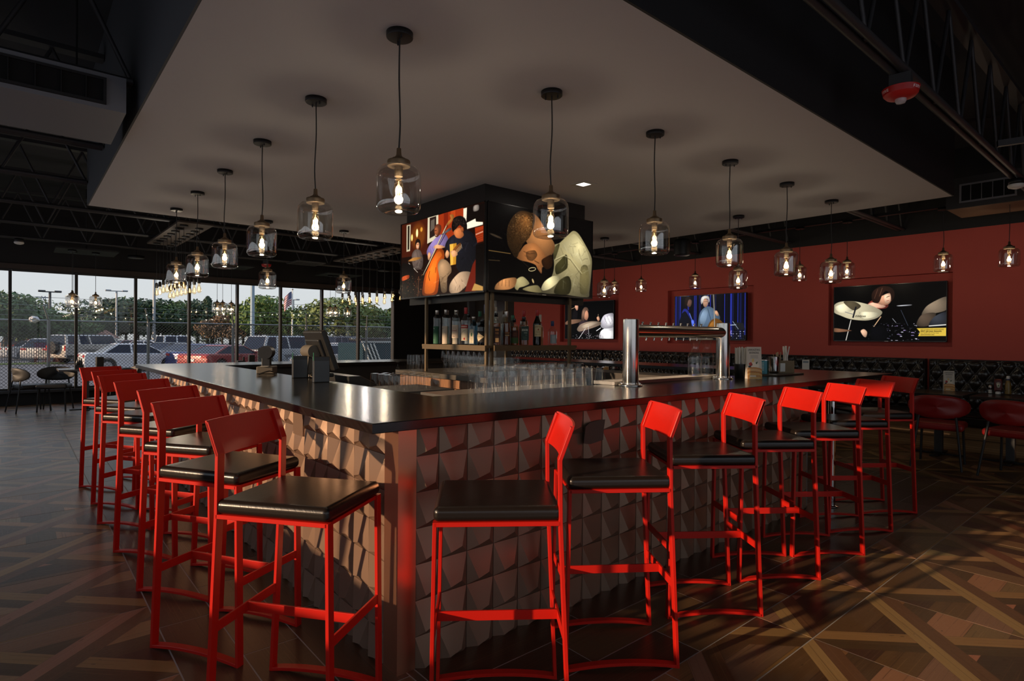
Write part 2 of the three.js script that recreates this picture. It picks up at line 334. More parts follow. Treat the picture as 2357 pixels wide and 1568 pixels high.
{ // open-web steel joists under the deck
  const JB = 2.985, JT = 3.72, mat = std(lin(0.045, 0.045, 0.048), 0.5, 0.2);
  const names = ['just in front of the soffit', 'nearest the wall behind the viewer', 'second from the wall behind the viewer'];
  function joist(L, R0, R1, label) {
    const t = thing('steel_joist', label, 'joist', W(R0, 0, L)), len = R1 - R0;
    mesh('bottom_chord', [tube([V(0, JB, -0.03), V(len, JB, -0.03)], 0.022, 1, 8), tube([V(0, JB, 0.03), V(len, JB, 0.03)], 0.022, 1, 8)], mat, t);
    mesh('top_chord', [span(0, len, JT, JT + 0.04, -0.06, 0.06)], mat, t);
    const n = Math.max(2, Math.round(len / 0.62)), st = len / n;
    for (let i = 0; i < n; i++) {
      mesh('web', rod(V(i * st, JB, 0), V((i + 0.5) * st, JT, 0), 0.014, 6), mat, t);
      mesh('web', rod(V((i + 0.5) * st, JT, 0), V((i + 1) * st, JB, 0), 0.014, 6), mat, t);
    }
    return t;
  }
  joist(1.17, RW, RE, 'black steel roof joist carrying the red fire alarm');
  joist(-0.5, RW, RE, 'black steel roof joist next in front of the one with the fire alarm');
  [[2.8, 'nearest the viewer'], [4.43, 'crossing above the grey air duct'], [6.1, 'just beyond the grey air duct'], [7.62, 'at the far corner of the soffit']].forEach(([L, w]) => {
    joist(L, RW, SOF.r0 - 0.01, `short black steel joist running into the soffit side, ${w}`);
    joist(L, SOF.r1 + 0.01, RE, `short black steel joist between soffit and red wall, ${w.replace('crossing above the grey air duct', 'second from the viewer').replace('just beyond the grey air duct', 'third from the viewer')}`);
  });
  joist(9.3, RW, RE, 'long black steel joist behind the soffit, first one');
  joist(11.0, RW, RE, 'long black steel joist over the hanging bulbs');
  joist(12.7, RW, RE, 'long black steel joist closest to the window row');
  // a steel angle bracing between joists at the right
  const br = tag(mesh('brace_angle', bar(W(6.85, 3.1, -0.4), W(6.2, 3.02, 1.10), 0.04, 0.05), mat), 'black steel angle brace between the joists by the fire alarm', 'brace');
  br.castShadow = true;
}
// ---------------------------------------------------------------- the bar
const CT = 1.067, BAR = { r0: 0.966, r1: 6.40, l0: 1.904, l1: 7.35, w: 0.705 };
{ // worktop: one ring of dark quartz
  const s = shapeOf([[BAR.r0, BAR.l0], [BAR.r1, BAR.l0], [BAR.r1, BAR.l1], [BAR.r0, BAR.l1]]);
  const h = new THREE.Path(), a = BAR.r0 + BAR.w, b = BAR.l0 + BAR.w, c = BAR.r1 - BAR.w, d = BAR.l1 - BAR.w;
  h.moveTo(a, b); h.lineTo(a, d); h.lineTo(c, d); h.lineTo(c, b); h.closePath(); s.holes.push(h);
  const g = new THREE.ExtrudeGeometry(s, { depth: 0.032, bevelEnabled: true, bevelSize: 0.003, bevelOffset: -0.003, bevelThickness: 0.003, bevelSegments: 2 });
  g.rotateX(-Math.PI / 2).translate(0, CT - 0.035, 0);
  const p = g.attributes.position, uv = g.attributes.uv; for (let i = 0; i < p.count; i++) uv.setXY(i, p.getX(i) * 1.3, p.getZ(i) * 1.3 + p.getY(i) * 3);
  tag(mesh('bar_countertop', g, M.quartz), 'dark speckled stone countertop running round the whole bar', 'countertop');
}
const tileMat = [0, 1, 2].map((i) => std(lin(0.27 + 0.016 * i, 0.175 + 0.01 * i, 0.12 + 0.008 * i), 0.37, 0.6));
{ // bar front: carcass clad with faceted tiles
  const g = thing('tiled_bar_front', 'bar front clad in bronze faceted three-dimensional tiles', 'bar', V(0, 0, 0));
  const top = CT - 0.0355;
  mesh('carcass', [spanL(1.193, 1.60, 0, top, 2.11, 7.16), spanL(1.60, 5.02, 0, top, 2.11, 2.52), spanL(1.60, 5.02, 0, top, 6.75, 7.16), spanL(4.62, 5.02, 0, top, 2.52, 6.75)], std(lin(0.045, 0.038, 0.032), 0.7), g);
  mesh('grout_bed', [spanL(1.188, 1.193, 0, top, 2.19, 7.16), spanL(1.262, 5.02, 0, top, 2.104, 2.11)], M.tileGrout, g);
  // facets: TL TR BR BL at the wall, P and Q stand proud
  const T = 0.1505, gp = 0.0016;
  const facet = (h0, h1, w) => {           // local: u to the reader's side, v down, n outward; h0..h1 the kept part of the height
    const A = [gp, 0, 0.004], B = [w - gp, 0, 0.004], C = [w - gp, T - gp, 0.004], Dd = [gp, T - gp, 0.004], P = [0.73 * w, 0.75 * T, 0.027], Q = [0.33 * w, 0.845 * T, 0.0302];
    const f = [[A, Q, Dd], [A, P, Q], [A, B, P], [B, C, P], [Dd, Q, P], [Dd, P, C]], pos = [];
    const base = (p) => [p[0], p[1], 0];
    f.push([A, Dd, base(Dd)], [A, base(Dd), base(A)], [C, B, base(B)], [C, base(B), base(C)], [B, A, base(A)], [B, base(A), base(B)], [Dd, C, base(C)], [Dd, base(C), base(Dd)]);
    for (const t of f) for (const q of [t[0], t[2], t[1]]) pos.push(q[0], -q[1], q[2]);
    const geo = new THREE.BufferGeometry(); geo.setAttribute('position', new THREE.Float32BufferAttribute(pos, 3));
    geo.setAttribute('uv', new THREE.Float32BufferAttribute(new Array(pos.length / 3 * 2).fill(0), 2)); geo.computeVertexNormals(); return geo;
  };
  const geo = facet(0, 1, T), out = [];
  // rows: grout lines at 0.88 m and every 0.1505 m from there; the top row and the bottom row are cut
  for (let face = 0; face < 2; face++) {
    const n = face ? 25 : 33;
    for (let i = 0; i < n; i++) for (let j = 0; j < 7; j++) {
      const yTop = 1.0305 - j * T + 0.0;
      // u runs towards the reader's right hand when facing the tile: towards the corner on the window side, away from it along the front
      const m = new THREE.Matrix4();
      if (face === 0) m.makeBasis(V(0, 0, 1), V(0, 1, 0), V(-1, 0, 0)).setPosition(1.1879, yTop, -(2.2085 + T * (i + 1)) );
      else m.makeBasis(V(1, 0, 0), V(0, 1, 0), V(0, 0, 1)).setPosition(1.2265 + T * i + 0.0, yTop, -2.1041);
      out.push({ m, j, face, i, d: Math.hypot(face ? 1.27 + T * i : 1.19, face ? 2.1 : 2.2 + T * i) });
    }
  }
  out.sort((a, b) => a.d - b.d);
  const skip = (o) => (o.face === 1 && o.i === 0);
  const far = []; let n = 0;
  for (const o of out) {
    if (skip(o)) continue;
    if (o.face === 0 && o.j === 0 && o.i === 6) continue;     // here a flat cover sits in place of a tile
    if (n < 296) { n++; const m = new THREE.Mesh(geo, tileMat[Math.floor(rnd() * 3)]); m.name = 'tile'; m.applyMatrix4(o.m); m.castShadow = m.receiveShadow = true; g.add(m); }
    else far.push(geo.clone().applyMatrix4(o.m));
  }
  mesh('distant_tiles', far, tileMat[1], g).userData.kind = 'stuff';
  // part tiles next to the copper corner
  for (let j = 0; j < 7; j++) mesh('part_tile', facet(0, 1, T - 0.037).translate(0, 0, 0), tileMat[j % 3], g).applyMatrix4(new THREE.Matrix4().makeBasis(V(1, 0, 0), V(0, 1, 0), V(0, 0, 1)).setPosition(1.2635, 1.0305 - j * T, -2.1041));
  const cv = mesh('cover_plate', rbox(0.016, 0.192, 0.142, 0.002, 1.1795, 0.934, -3.187), tileMat[1], g); cv.userData.label = 'flat cover plate let into the tiles';
  const pt = mesh('paper_patch', extrude([[0, 0.01], [0.05, 0.0], [0.15, 0.012], [0.155, 0.07], [0.165, 0.12], [0.12, 0.122], [0.04, 0.112], [0.012, 0.095]], 0.002, 0.0004).translate(2.25, 0.822, -2.069), std(lin(0.10, 0.066, 0.05), 0.85), g); pt.userData.label = 'torn brown paper patch taped to the tiles';
}
{ // copper corner post
  const post = tag(mesh('corner_post', [spanL(1.178, 1.263, 0, CT - 0.036, 2.0945, 2.1035), spanL(1.178, 1.187, 0, CT - 0.036, 2.1035, 2.2085)], M.copper), 'polished copper corner post below the countertop corner', 'post');
  const uv = post.geometry.attributes.uv, p = post.geometry.attributes.position; for (let i = 0; i < p.count; i++) uv.setXY(i, (p.getX(i) - p.getZ(i)) * 3, p.getY(i) * 0.6);
  // chrome leg under the free end of the counter
  const leg = thing('counter_leg', 'chrome leg under the free end of the countertop', 'leg', W(5.16, 0, 1.97));
  mesh('tube', cyl(0.03, 0.03, CT - 0.036 - 0.012, 0, (CT - 0.036 + 0.012) / 2, 0), M.chrome, leg); mesh('foot_plate', lathe([[0, 0], [0.055, 0], [0.055, 0.008], [0.034, 0.014], [0, 0.014]]), M.chrome, leg);
}
// ---------------------------------------------------------------- bar stools
function makeStool() {
  const t = thing('bar_stool', '', 'bar stool', V(0, 0, 0), 0, 'red bar stools round the bar');
  const w = 0.034, th = 0.011, X = 0.20 - w / 2;
  for (const s of [-1, 1]) {
    mesh('back_leg', sideways(ribbon([[-0.2365, 0], [-0.201, 0.752], [-0.198, 0.962], [-0.238, 1.072]], th), w, s * X), M.red, t);
    mesh('front_leg', sideways(ribbon([[0.2365, 0], [0.226, 0.752]], th), w, s * X), M.red, t);
    const arc = []; for (let i = 0; i <= 10; i++) { const u = i / 10 * 2 - 1; arc.push([u * 0.2345, 0.006 + 0.018 * (1 - u * u)]); }
    mesh('floor_rail', sideways(ribbon(arc, th), w, s * X), M.red, t);
    mesh('seat_rail', sideways(ribbon([[-0.20, 0.746], [0.226, 0.746]], 0.013), w, s * X), M.red, t);
  }
  mesh('seat_frame', [box(0.33, 0.013, 0.03, 0, 0.746, 0.212), box(0.33, 0.013, 0.03, 0, 0.746, -0.186)], M.red, t);
  mesh('stretcher', rbox(0.335, 0.036, 0.009, 0.0015, 0, 0.345, -0.2205, 1), M.red, t);
  mesh('stretcher', rbox(0.335, 0.036, 0.009, 0.0015, 0, 0.345, 0.2315, 1), M.red, t);
  mesh('center_stretcher', rbox(0.009, 0.036, 0.443, 0.0015, 0, 0.345, 0.0055, 1), M.red, t);
  { // padded seat: soft edges, crowned top
    const g = new RoundedBoxGeometry(0.40, 0.05, 0.436, 5, 0.020), p = g.attributes.position;
    for (let i = 0; i < p.count; i++) { const x = p.getX(i) / 0.2, z = p.getZ(i) / 0.218, y = p.getY(i); if (y > 0) p.setY(i, y + 0.017 * (1 - x ** 2) * (1 - z ** 2) + 0.004 * (1 - x ** 6) * (1 - z ** 6) + 0.0012 * noise.noise(x * 3, z * 3, 1)); }
    const uv = g.attributes.uv; for (let i = 0; i < p.count; i++) uv.setXY(i, p.getX(i) * 2.5, p.getZ(i) * 2.5 + p.getY(i) * 2);
    g.computeVertexNormals(); mesh('seat', g.translate(0, 0.778, 0.014), M.leather, t);
  }
  { // curved sheet backrest
    const pos = [], idx = [], nu = 16, nv = 6, hw = 0.2, thk = 0.007;
    const at = (u, v, o) => { const x = (u * 2 - 1) * hw, y = 0.957 + 0.122 * v, z = -0.196 - 0.046 * v - 0.020 * (1 - (u * 2 - 1) ** 2) + o; return [x, y, z]; };
    for (let k = 0; k < 2; k++) for (let j = 0; j <= nv; j++) for (let i = 0; i <= nu; i++) pos.push(...at(i / nu, j / nv, k ? thk / 2 : -thk / 2));
    const N = (nu + 1) * (nv + 1), id = (k, i, j) => k * N + j * (nu + 1) + i;
    for (let j = 0; j < nv; j++) for (let i = 0; i < nu; i++) { idx.push(id(1, i, j), id(1, i + 1, j), id(1, i + 1, j + 1), id(1, i, j), id(1, i + 1, j + 1), id(1, i, j + 1)); idx.push(id(0, i, j), id(0, i + 1, j + 1), id(0, i + 1, j), id(0, i, j), id(0, i, j + 1), id(0, i + 1, j + 1)); }
    for (let i = 0; i < nu; i++) for (const [j, f] of [[0, 0], [nv, 1]]) { const q = [id(0, i, j), id(0, i + 1, j), id(1, i + 1, j), id(1, i, j)]; f ? idx.push(q[0], q[2], q[1], q[0], q[3], q[2]) : idx.push(q[0], q[1], q[2], q[0], q[2], q[3]); }
    for (let j = 0; j < nv; j++) for (const [i, f] of [[0, 0], [nu, 1]]) { const q = [id(0, i, j), id(0, i, j + 1), id(1, i, j + 1), id(1, i, j)]; f ? idx.push(q[0], q[1], q[2], q[0], q[2], q[3]) : idx.push(q[0], q[2], q[1], q[0], q[3], q[2]); }
    let g = new THREE.BufferGeometry(); g.setAttribute('position', new THREE.Float32BufferAttribute(pos, 3)); g.setAttribute('uv', new THREE.Float32BufferAttribute(new Array(pos.length / 3 * 2).fill(0), 2)); g.setIndex(idx);
    g = toCreasedNormals(g, 0.7); mesh('backrest', g, M.red, t);
  }
  return t;
}
{
  const ord = ['nearest', 'second', 'third', 'fourth', 'fifth', 'sixth', 'farthest'];
  const proto = makeStool(); let first = true;
  const put = (R, L, turn, label) => { const o = first ? proto : copy(proto); first = false; o.position.copy(W(R, 0, L)); o.rotation.y = turn; o.userData = { ...o.userData, label }; };
  // along the window-side counter: back-left feet measured in plan
  const S = [[0.523, 2.253, 37], [0.47, 2.986, 31], [0.511, 3.696, 34], [0.486, 4.444, 33], [0.466, 5.187, 35], [0.479, 5.822, 33], [0.448, 6.539, 33]];
  S.forEach(([R, L, a], i) => { const f = [Math.sin(a * D2R), -Math.cos(a * D2R)], w = [Math.cos(a * D2R), Math.sin(a * D2R)]; put(R + 0.2365 * f[0] + 0.18 * w[0], L + 0.2365 * f[1] + 0.18 * w[1], a * D2R, `red bar stool on the window side of the bar, ${ord[i]} ${i === 0 || i === 6 ? 'to' : 'from'} the copper post`.replace('farthest to', 'farthest from')); });
  const Q = [[1.452, 1.394, -127], [2.124, 1.416, -125.5], [2.841, 1.412, -126.5], [3.529, 1.414, -126], [4.153, 1.394, -126], [4.825, 1.436, -126], [5.491, 1.466, -126]];
  Q.forEach(([R, L, a], i) => { const sx = Math.sin(a * D2R), cz = Math.cos(a * D2R), f = [sx, -cz], w = [-cz, -sx]; put(R + 0.2365 * f[0] + 0.18 * w[0], L + 0.2365 * f[1] + 0.18 * w[1], a * D2R, `red bar stool along the bar front, ${ord[i]} ${i === 0 || i === 6 ? 'to' : 'from'} the copper post`.replace('farthest to', 'farthest from')); });
}
// ---------------------------------------------------------------- back-bar island, its column and screens
const ISL = { r0: 3.08, r1: 4.40, l0: 3.97, l1: 5.55, y: 1.03 };
{
  const woodTex = canvasTex(256, 256, (g, w, h) => { g.fillStyle = '#a9805c'; g.fillRect(0, 0, w, h); for (let i = 0; i < 260; i++) { g.strokeStyle = rnd() < 0.5 ? 'rgba(70,42,22,0.25)' : 'rgba(220,180,140,0.18)'; g.lineWidth = rr(0.5, 2); const x = rr(0, w); g.beginPath(); g.moveTo(x, 0); g.bezierCurveTo(x + rr(-6, 6), h * 0.3, x + rr(-6, 6), h * 0.7, x + rr(-3, 3), h); g.stroke(); } });
  const wood = std(lin(0.62, 0.55, 0.5), 0.5, 0, { map: woodTex });
  const c = thing('back_bar_cabinet', 'wooden back-bar cabinet with a dark undercounter fridge below the bottle shelf', 'cabinet', V(0, 0, 0));
  mesh('body', [spanL(3.20, 4.36, 0, 0.985, 4.0, 5.52), spanL(3.12, 3.20, 0, 0.985, 4.9, 5.52), spanL(3.12, 3.20, 0.90, 0.985, 4.0, 4.9), spanL(3.12, 3.20, 0, 0.985, 4.0, 4.08)], wood, c);
  const fr = mesh('fridge_door', rbox(0.05, 0.8, 0.74, 0.01, 3.165, 0.45, -4.49), M.plasticBlack, c);
  mesh('handle', rod(V(3.12, 0.35, -4.2), V(3.12, 0.75, -4.2), 0.008), M.steelSoft, fr);
  for (let i = 0; i < 7; i++) mesh('vent_slat', box(0.006, 0.008, 0.09, 3.138, 0.78 + i * 0.012, -4.8), M.steelSoft, fr);
  tag(mesh('back_bar_counter', spanL(ISL.r0, ISL.r1, 0.986, ISL.y, ISL.l0, ISL.l1), std(lin(0.13, 0.115, 0.095), 0.35, 0.5)), 'metal-edged counter of the back bar carrying the glasses', 'counter');
  // shelf frame of bronze posts
  const s = thing('bottle_shelf', 'bronze framed corner shelf holding the liquor bottles', 'shelf', V(0, 0, 0));
  for (const [r, l] of [[3.2, 4.125], [3.2, 5.13], [4.26, 4.125], [3.26, 4.125], [4.26, 5.13]]) mesh('post', rbox(0.028, 0.926, 0.028, 0.003).translate(r, ISL.y + 0.001 + 0.463, -l), M.brassFrame, s);
  mesh('shelf_board', spanL(3.16, 3.40, 1.285, 1.308, 4.08, 5.15), M.brassFrame, s);
  mesh('shelf_board', spanL(3.40, 4.28, 1.285, 1.308, 4.04, 4.30), M.brassFrame, s);
  mesh('shelf_edge', [spanL(3.145, 3.16, 1.262, 1.31, 4.075, 5.12), spanL(3.215, 4.25, 1.262, 1.31, 4.025, 4.04)], M.brassFrame, s);
  // steel building column standing in the island
  struct(mesh('column', rbox(0.11, SOF.y - ISL.y - 0.81, 0.11, 0.004).translate(3.72, ISL.y + (SOF.y - ISL.y - 0.81) / 2 + 0.001, -4.62), std(lin(0.30, 0.30, 0.29), 0.45, 0.4)), 'grey square column behind the liquor bottles', 'column');
  // black casing under the soffit that carries the two screens
  const h = thing('screen_casing', 'black boxed casing hanging from the soffit above the back bar', 'casing', V(0, 0, 0));
  mesh('casing_box', spanL(3.19, 4.50, 1.96, SOF.y - 0.001, 4.15, 5.52), M.blackMetal, h);
  mesh('lower_fascia', [spanL(3.23, 3.26, 1.72, 1.959, 4.19, 5.52), spanL(3.23, 4.50, 1.72, 1.959, 4.16, 4.19)], M.blackMetal, h);
}
function screenMat(tex, k = 1.0) { return phy({ color: lin(0.004, 0.004, 0.004), roughness: 0.3, specularIntensity: 0.25, emissive: lin(1, 1, 1), emissiveMap: tex, emissiveIntensity: k }); }
const softBlob = (g, x, y, rx, ry, a, col) => { g.save(); g.translate(x, y); g.rotate(a); g.scale(rx, ry); const gr = g.createRadialGradient(0, 0, 0, 0, 0, 1); gr.addColorStop(0, col); gr.addColorStop(0.65, col); gr.addColorStop(1, col.replace(/[\d.]+\)$/, '0)')); g.fillStyle = gr; g.beginPath(); g.arc(0, 0, 1, 0, 7); g.fill(); g.restore(); };
const poly = (g, col, ...pts) => { g.fillStyle = col; g.beginPath(); pts.forEach((p, i) => i ? g.lineTo(p[0], p[1]) : g.moveTo(p[0], p[1])); g.closePath(); g.fill(); };
const hexRgb = (c) => [1, 3, 5].map((i) => parseInt(c.slice(i, i + 2), 16)), mixRgb = (c, k) => `rgb(${c.map((v) => Math.round(Math.max(0, Math.min(255, v * k))))})`;
const blob = (g, col, pts, lx = -0.22, ly = -0.25, hi = 1.18, lo = 0.6) => {
  const xs = pts.map((p) => p[0]), ys = pts.map((p) => p[1]), x0 = Math.min(...xs), x1 = Math.max(...xs), y0 = Math.min(...ys), y1 = Math.max(...ys), c = hexRgb(col);
  const gr = g.createRadialGradient((x0 + x1) / 2 + lx * (x1 - x0), (y0 + y1) / 2 + ly * (y1 - y0), 0, (x0 + x1) / 2, (y0 + y1) / 2, Math.max(x1 - x0, y1 - y0) * 0.62);
  gr.addColorStop(0, mixRgb(c, hi)); gr.addColorStop(0.45, mixRgb(c, 1)); gr.addColorStop(1, mixRgb(c, lo)); g.fillStyle = gr;
  g.beginPath(); const n = pts.length, at = (i) => pts[(i + n) % n]; g.moveTo(pts[0][0], pts[0][1]);
  for (let i = 0; i < n; i++) { const a = at(i - 1), b = at(i), c = at(i + 1), d = at(i + 2), k = 0.15; g.bezierCurveTo(b[0] + (c[0] - a[0]) * k, b[1] + (c[1] - a[1]) * k, c[0] - (d[0] - b[0]) * k, c[1] - (d[1] - b[1]) * k, c[0], c[1]); }
  g.closePath(); g.fill();
};
// the grain of a photograph shown on a screen
const photo = (g, w, h, n = 2600) => { try { g.filter = 'blur(1.6px)'; g.drawImage(g.canvas, 0, 0); g.filter = 'none'; } catch (e) { } for (let i = 0; i < n; i++) { g.fillStyle = rnd() < 0.5 ? 'rgba(0,0,0,0.10)' : 'rgba(255,235,210,0.045)'; g.fillRect(rr(0, w), rr(0, h), rr(2, 9), rr(1, 3)); } };
const folds = (g, x0, y0, x1, y1, n, dark = 'rgba(10,8,5,0.35)', light = 'rgba(255,250,225,0.12)') => { for (let i = 0; i < n; i++) { const x = rr(x0, x1), y = rr(y0, y1), a = rr(0, 6.28), l = rr(14, 60); stroke(g, rnd() < 0.6 ? dark : light, rr(2, 7), [x, y], [x + Math.cos(a) * l * 0.5, y + Math.sin(a) * l * 0.5 + rr(-6, 6)], [x + Math.cos(a) * l, y + Math.sin(a) * l]); } };
const stroke = (g, col, w, ...pts) => { g.strokeStyle = col; g.lineWidth = w; g.lineCap = 'round'; g.beginPath(); pts.forEach((p, i) => i ? g.lineTo(p[0], p[1]) : g.moveTo(p[0], p[1])); g.stroke(); };
function makeTv(label, w, h, tex, k, group) {
  const t = thing('television', label, 'television', V(0, 0, 0), 0, group);
  mesh('housing', rbox(w, h, 0.05, 0.006, 0, 0, -0.027), M.blackGloss, t);
  mesh('bezel', [box(w, 0.008, 0.006, 0, h / 2 - 0.004, 0.001), box(w, 0.014, 0.006, 0, -h / 2 + 0.007, 0.001), box(0.008, h, 0.006, -w / 2 + 0.004, 0, 0.001), box(0.008, h, 0.006, w / 2 - 0.004, 0, 0.001)], M.blackGloss, t);
  mesh('screen', new THREE.PlaneGeometry(w - 0.016, h - 0.022).translate(0, 0.003, 0.0005), screenMat(tex, k), t);
  mesh('badge', box(0.05, 0.007, 0.002, 0, -h / 2 + 0.006, 0.0045), M.steelSoft, t);
  return t;
}
// pictures on the screens (flat, as screens are)
const TW = 960, TH = 544;
const texBand = canvasTex(TW, TH, (g) => {
  g.fillStyle = '#140502'; g.fillRect(0, 0, TW, TH);
  poly(g, '#3a1206', ...[[10, 1], [351, 2], [351, 253], [10, 244]]);
  poly(g, '#8a2a0c', ...[[473, 2], [750, -6], [750, 122], [624, 187], [473, 171]]); poly(g, '#6a1a08', ...[[536, -1], [585, -3], [585, 103], [536, 109]]); poly(g, '#a33a12', ...[[614, -2], [663, -4], [663, 61], [614, 72]]);
  softBlob(g, 225, 110, 110, 110, 0, 'rgba(170,98,20,0.35)'); softBlob(g, 145, 112, 15, 30, 0, 'rgba(255,215,120,0.95)'); softBlob(g, 212, 88, 17, 36, 0, 'rgba(255,232,160,0.98)'); softBlob(g, 268, 70, 18, 20, 0, 'rgba(235,170,60,0.7)');
  poly(g, '#bfb498', ...[[346, -4], [473, -1], [473, 160], [341, 181]]); poly(g, '#211511', ...[[370, 5], [448, 4], [448, 133], [370, 148]]); poly(g, '#554a40', ...[[385, 25], [429, 19], [429, 84], [380, 102]]);
  poly(g, '#b3a88c', ...[[73, 11], [127, 13], [122, 206], [73, 207]]); poly(g, '#181008', ...[[88, 20], [112, 20], [109, 192], [88, 194]]);
  poly(g, '#d9cfb6', ...[[749, 5], [786, 5], [780, 114], [749, 116]]); poly(g, '#0a0504', ...[[786, 5], [955, 7], [955, 112], [867, 113], [786, 112]]); poly(g, '#e0d6bd', ...[[780, 103], [872, 89], [877, 109], [945, 122], [945, 138], [789, 143]]); blob(g, '#7d736a', [[853, 8], [902, 9], [902, 41], [853, 41]]);
  poly(g, '#8e2c0e', ...[[867, 146], [950, 144], [950, 240], [877, 245]]);
  for (let i = 0; i < 8; i++) stroke(g, 'rgba(40,8,2,0.6)', 3, [868, 178 + i * 13], [950, 168 + i * 13]); stroke(g, '#d8c8b0', 4, [877, 190], [945, 181]);
  blob(g, '#5a4a42', [[144, 248], [166, 213], [210, 203], [258, 220], [290, 272], [288, 326], [263, 351], [175, 338]]); folds(g, 160, 245, 270, 360, 14, 'rgba(10,6,4,0.25)'); blob(g, '#160c08', [[190, 188], [193, 146], [219, 130], [251, 146], [258, 184], [246, 210], [234, 169], [205, 165]]); blob(g, '#c88a62', [[199, 171], [219, 155], [242, 165], [240, 194], [222, 205], [205, 195]]); stroke(g, '#f0e0d0', 3, [212, 188], [230, 189]); stroke(g, '#2a140c', 3, [207, 169], [236, 170]);
  blob(g, '#96652f', [[93, 278], [166, 260], [263, 266], [263, 274], [185, 283]]); stroke(g, '#cfc4b0', 4, [102, 291], [224, 371]); blob(g, '#0a0504', [[2, 307], [88, 296], [175, 347], [166, 548], [2, 544]]); blob(g, '#a8401a', [[15, 388], [107, 379], [107, 404], [19, 417]]);
  for (let i = 0; i < 150; i++) { g.fillStyle = ['#3a1a0c', '#6a260e', '#0e0604', '#7a5028', '#18301f', '#a87a48'][i % 6]; g.fillRect(rr(0, 280), rr(390, 540), rr(2, 12), rr(1, 5)); } stroke(g, '#7a5030', 4, [236, 400], [230, 540]); stroke(g, '#5a3a20', 3, [200, 440], [262, 540]);
  blob(g, '#7a6694', [[346, 265], [336, 234], [361, 201], [409, 170], [448, 151], [497, 139], [551, 139], [590, 184], [585, 229], [526, 229], [487, 266], [429, 243], [380, 280]]); folds(g, 380, 220, 560, 320, 26, 'rgba(30,18,50,0.28)', 'rgba(220,205,250,0.12)'); blob(g, '#5a2c1a', [[426, 95], [434, 70], [468, 62], [502, 77], [507, 105], [492, 133], [468, 149], [441, 145], [429, 125]]); blob(g, '#8a4a2c', [[427, 101], [437, 82], [463, 80], [476, 107], [463, 138], [441, 141]]); stroke(g, '#e8d8c8', 3, [435, 132], [454, 138]); stroke(g, '#1c0c06', 4, [431, 102], [452, 103]);
  blob(g, '#b4480f', [[294, 538], [292, 471], [317, 395], [356, 349], [395, 299], [424, 249], [482, 222], [538, 253], [544, 306], [497, 316], [473, 352], [489, 406], [482, 476], [453, 539]], -0.1, -0.2, 1.35, 0.45); blob(g, '#d8641a', [[322, 527], [317, 467], [346, 391], [400, 335], [439, 273], [487, 249], [517, 280], [468, 311], [448, 356], [458, 416], [429, 520]], -0.1, -0.1, 1.2, 0.7); stroke(g, '#200c04', 5, [375, 375], [361, 409], [375, 440]); stroke(g, '#200c04', 4, [448, 356], [443, 391]);
  stroke(g, '#b9a684', 11, [297, 393], [575, 79]); stroke(g, '#160a05', 4, [307, 397], [585, 76]); blob(g, '#9a5e26', [[565, 89], [585, 63], [614, 50], [604, 23], [634, 23], [651, 43], [629, 66], [595, 84]]); stroke(g, '#0c0806', 5, [251, 439], [487, 208], [565, 135]); blob(g, '#454548', [[517, 138], [580, 114], [614, 109], [616, 124], [526, 142]]); blob(g, '#c48a60', [[349, 265], [361, 242], [385, 257], [370, 297], [353, 292]]); blob(g, '#c48a60', [[419, 219], [448, 201], [517, 214], [551, 231], [487, 231]]);
  blob(g, '#131217', [[554, 220], [585, 183], [643, 161], [721, 164], [789, 146], [858, 188], [889, 235], [882, 321], [853, 423], [750, 425], [687, 388], [672, 339], [614, 306], [565, 262]], -0.3, -0.3, 1.7, 0.5); folds(g, 640, 220, 860, 400, 22, 'rgba(0,0,0,0.5)', 'rgba(120,120,150,0.08)'); blob(g, '#0b0706', [[626, 91], [648, 51], [711, 46], [765, 71], [787, 115], [782, 145], [746, 127], [711, 107], [677, 122], [651, 145], [630, 125]], -0.2, -0.3, 2.4, 0.6); blob(g, '#b06234', [[645, 141], [674, 125], [713, 124], [741, 149], [755, 178], [721, 193], [674, 181]]); blob(g, '#8a4824', [[721, 124], [747, 124], [754, 150], [733, 154]]);
  for (let i = 0; i < 120; i++) { g.fillStyle = 'rgba(80,60,48,0.3)'; g.beginPath(); g.arc(rr(640, 780), rr(60, 130), rr(1.5, 4), 0, 7); g.fill(); } poly(g, '#d8a03c', ...[[604, 217], [679, 218], [674, 356], [614, 358]]); poly(g, '#b07820', ...[[643, 219], [679, 218], [674, 356], [645, 357]]); blob(g, '#6a3c1a', [[624, 278], [663, 242], [721, 222], [727, 256], [663, 293]]); for (let i = 0; i < 6; i++) stroke(g, '#e0c8a0', 3, [668 + i * 12, 268 - i * 7], [676 + i * 12, 290 - i * 6]); blob(g, '#c98e62', [[614, 266], [663, 265], [692, 295], [643, 305]]); blob(g, '#c98e62', [[554, 278], [575, 251], [602, 276], [587, 304], [565, 302]]);
  blob(g, '#8a6b4c', [[470, 358], [478, 324], [517, 305], [575, 323], [619, 363], [624, 403], [580, 440], [575, 526], [517, 527], [492, 435]], -0.2, -0.3, 1.35, 0.4); folds(g, 480, 400, 600, 500, 14, 'rgba(20,10,4,0.25)'); blob(g, '#a6886a', [[614, 539], [604, 493], [643, 450], [721, 412], [819, 418], [843, 449], [789, 502], [702, 543]], -0.3, -0.2, 1.25, 0.45); folds(g, 640, 470, 800, 530, 12, 'rgba(20,10,4,0.25)');
  poly(g, '#5a1508', ...[[848, 373], [877, 343], [877, 544], [770, 540]]); poly(g, '#070302', ...[[877, 256], [955, 251], [955, 530], [877, 506]]); poly(g, '#a47c40', ...[[838, 539], [867, 494], [950, 519], [950, 544]]);
  photo(g, TW, TH);
});
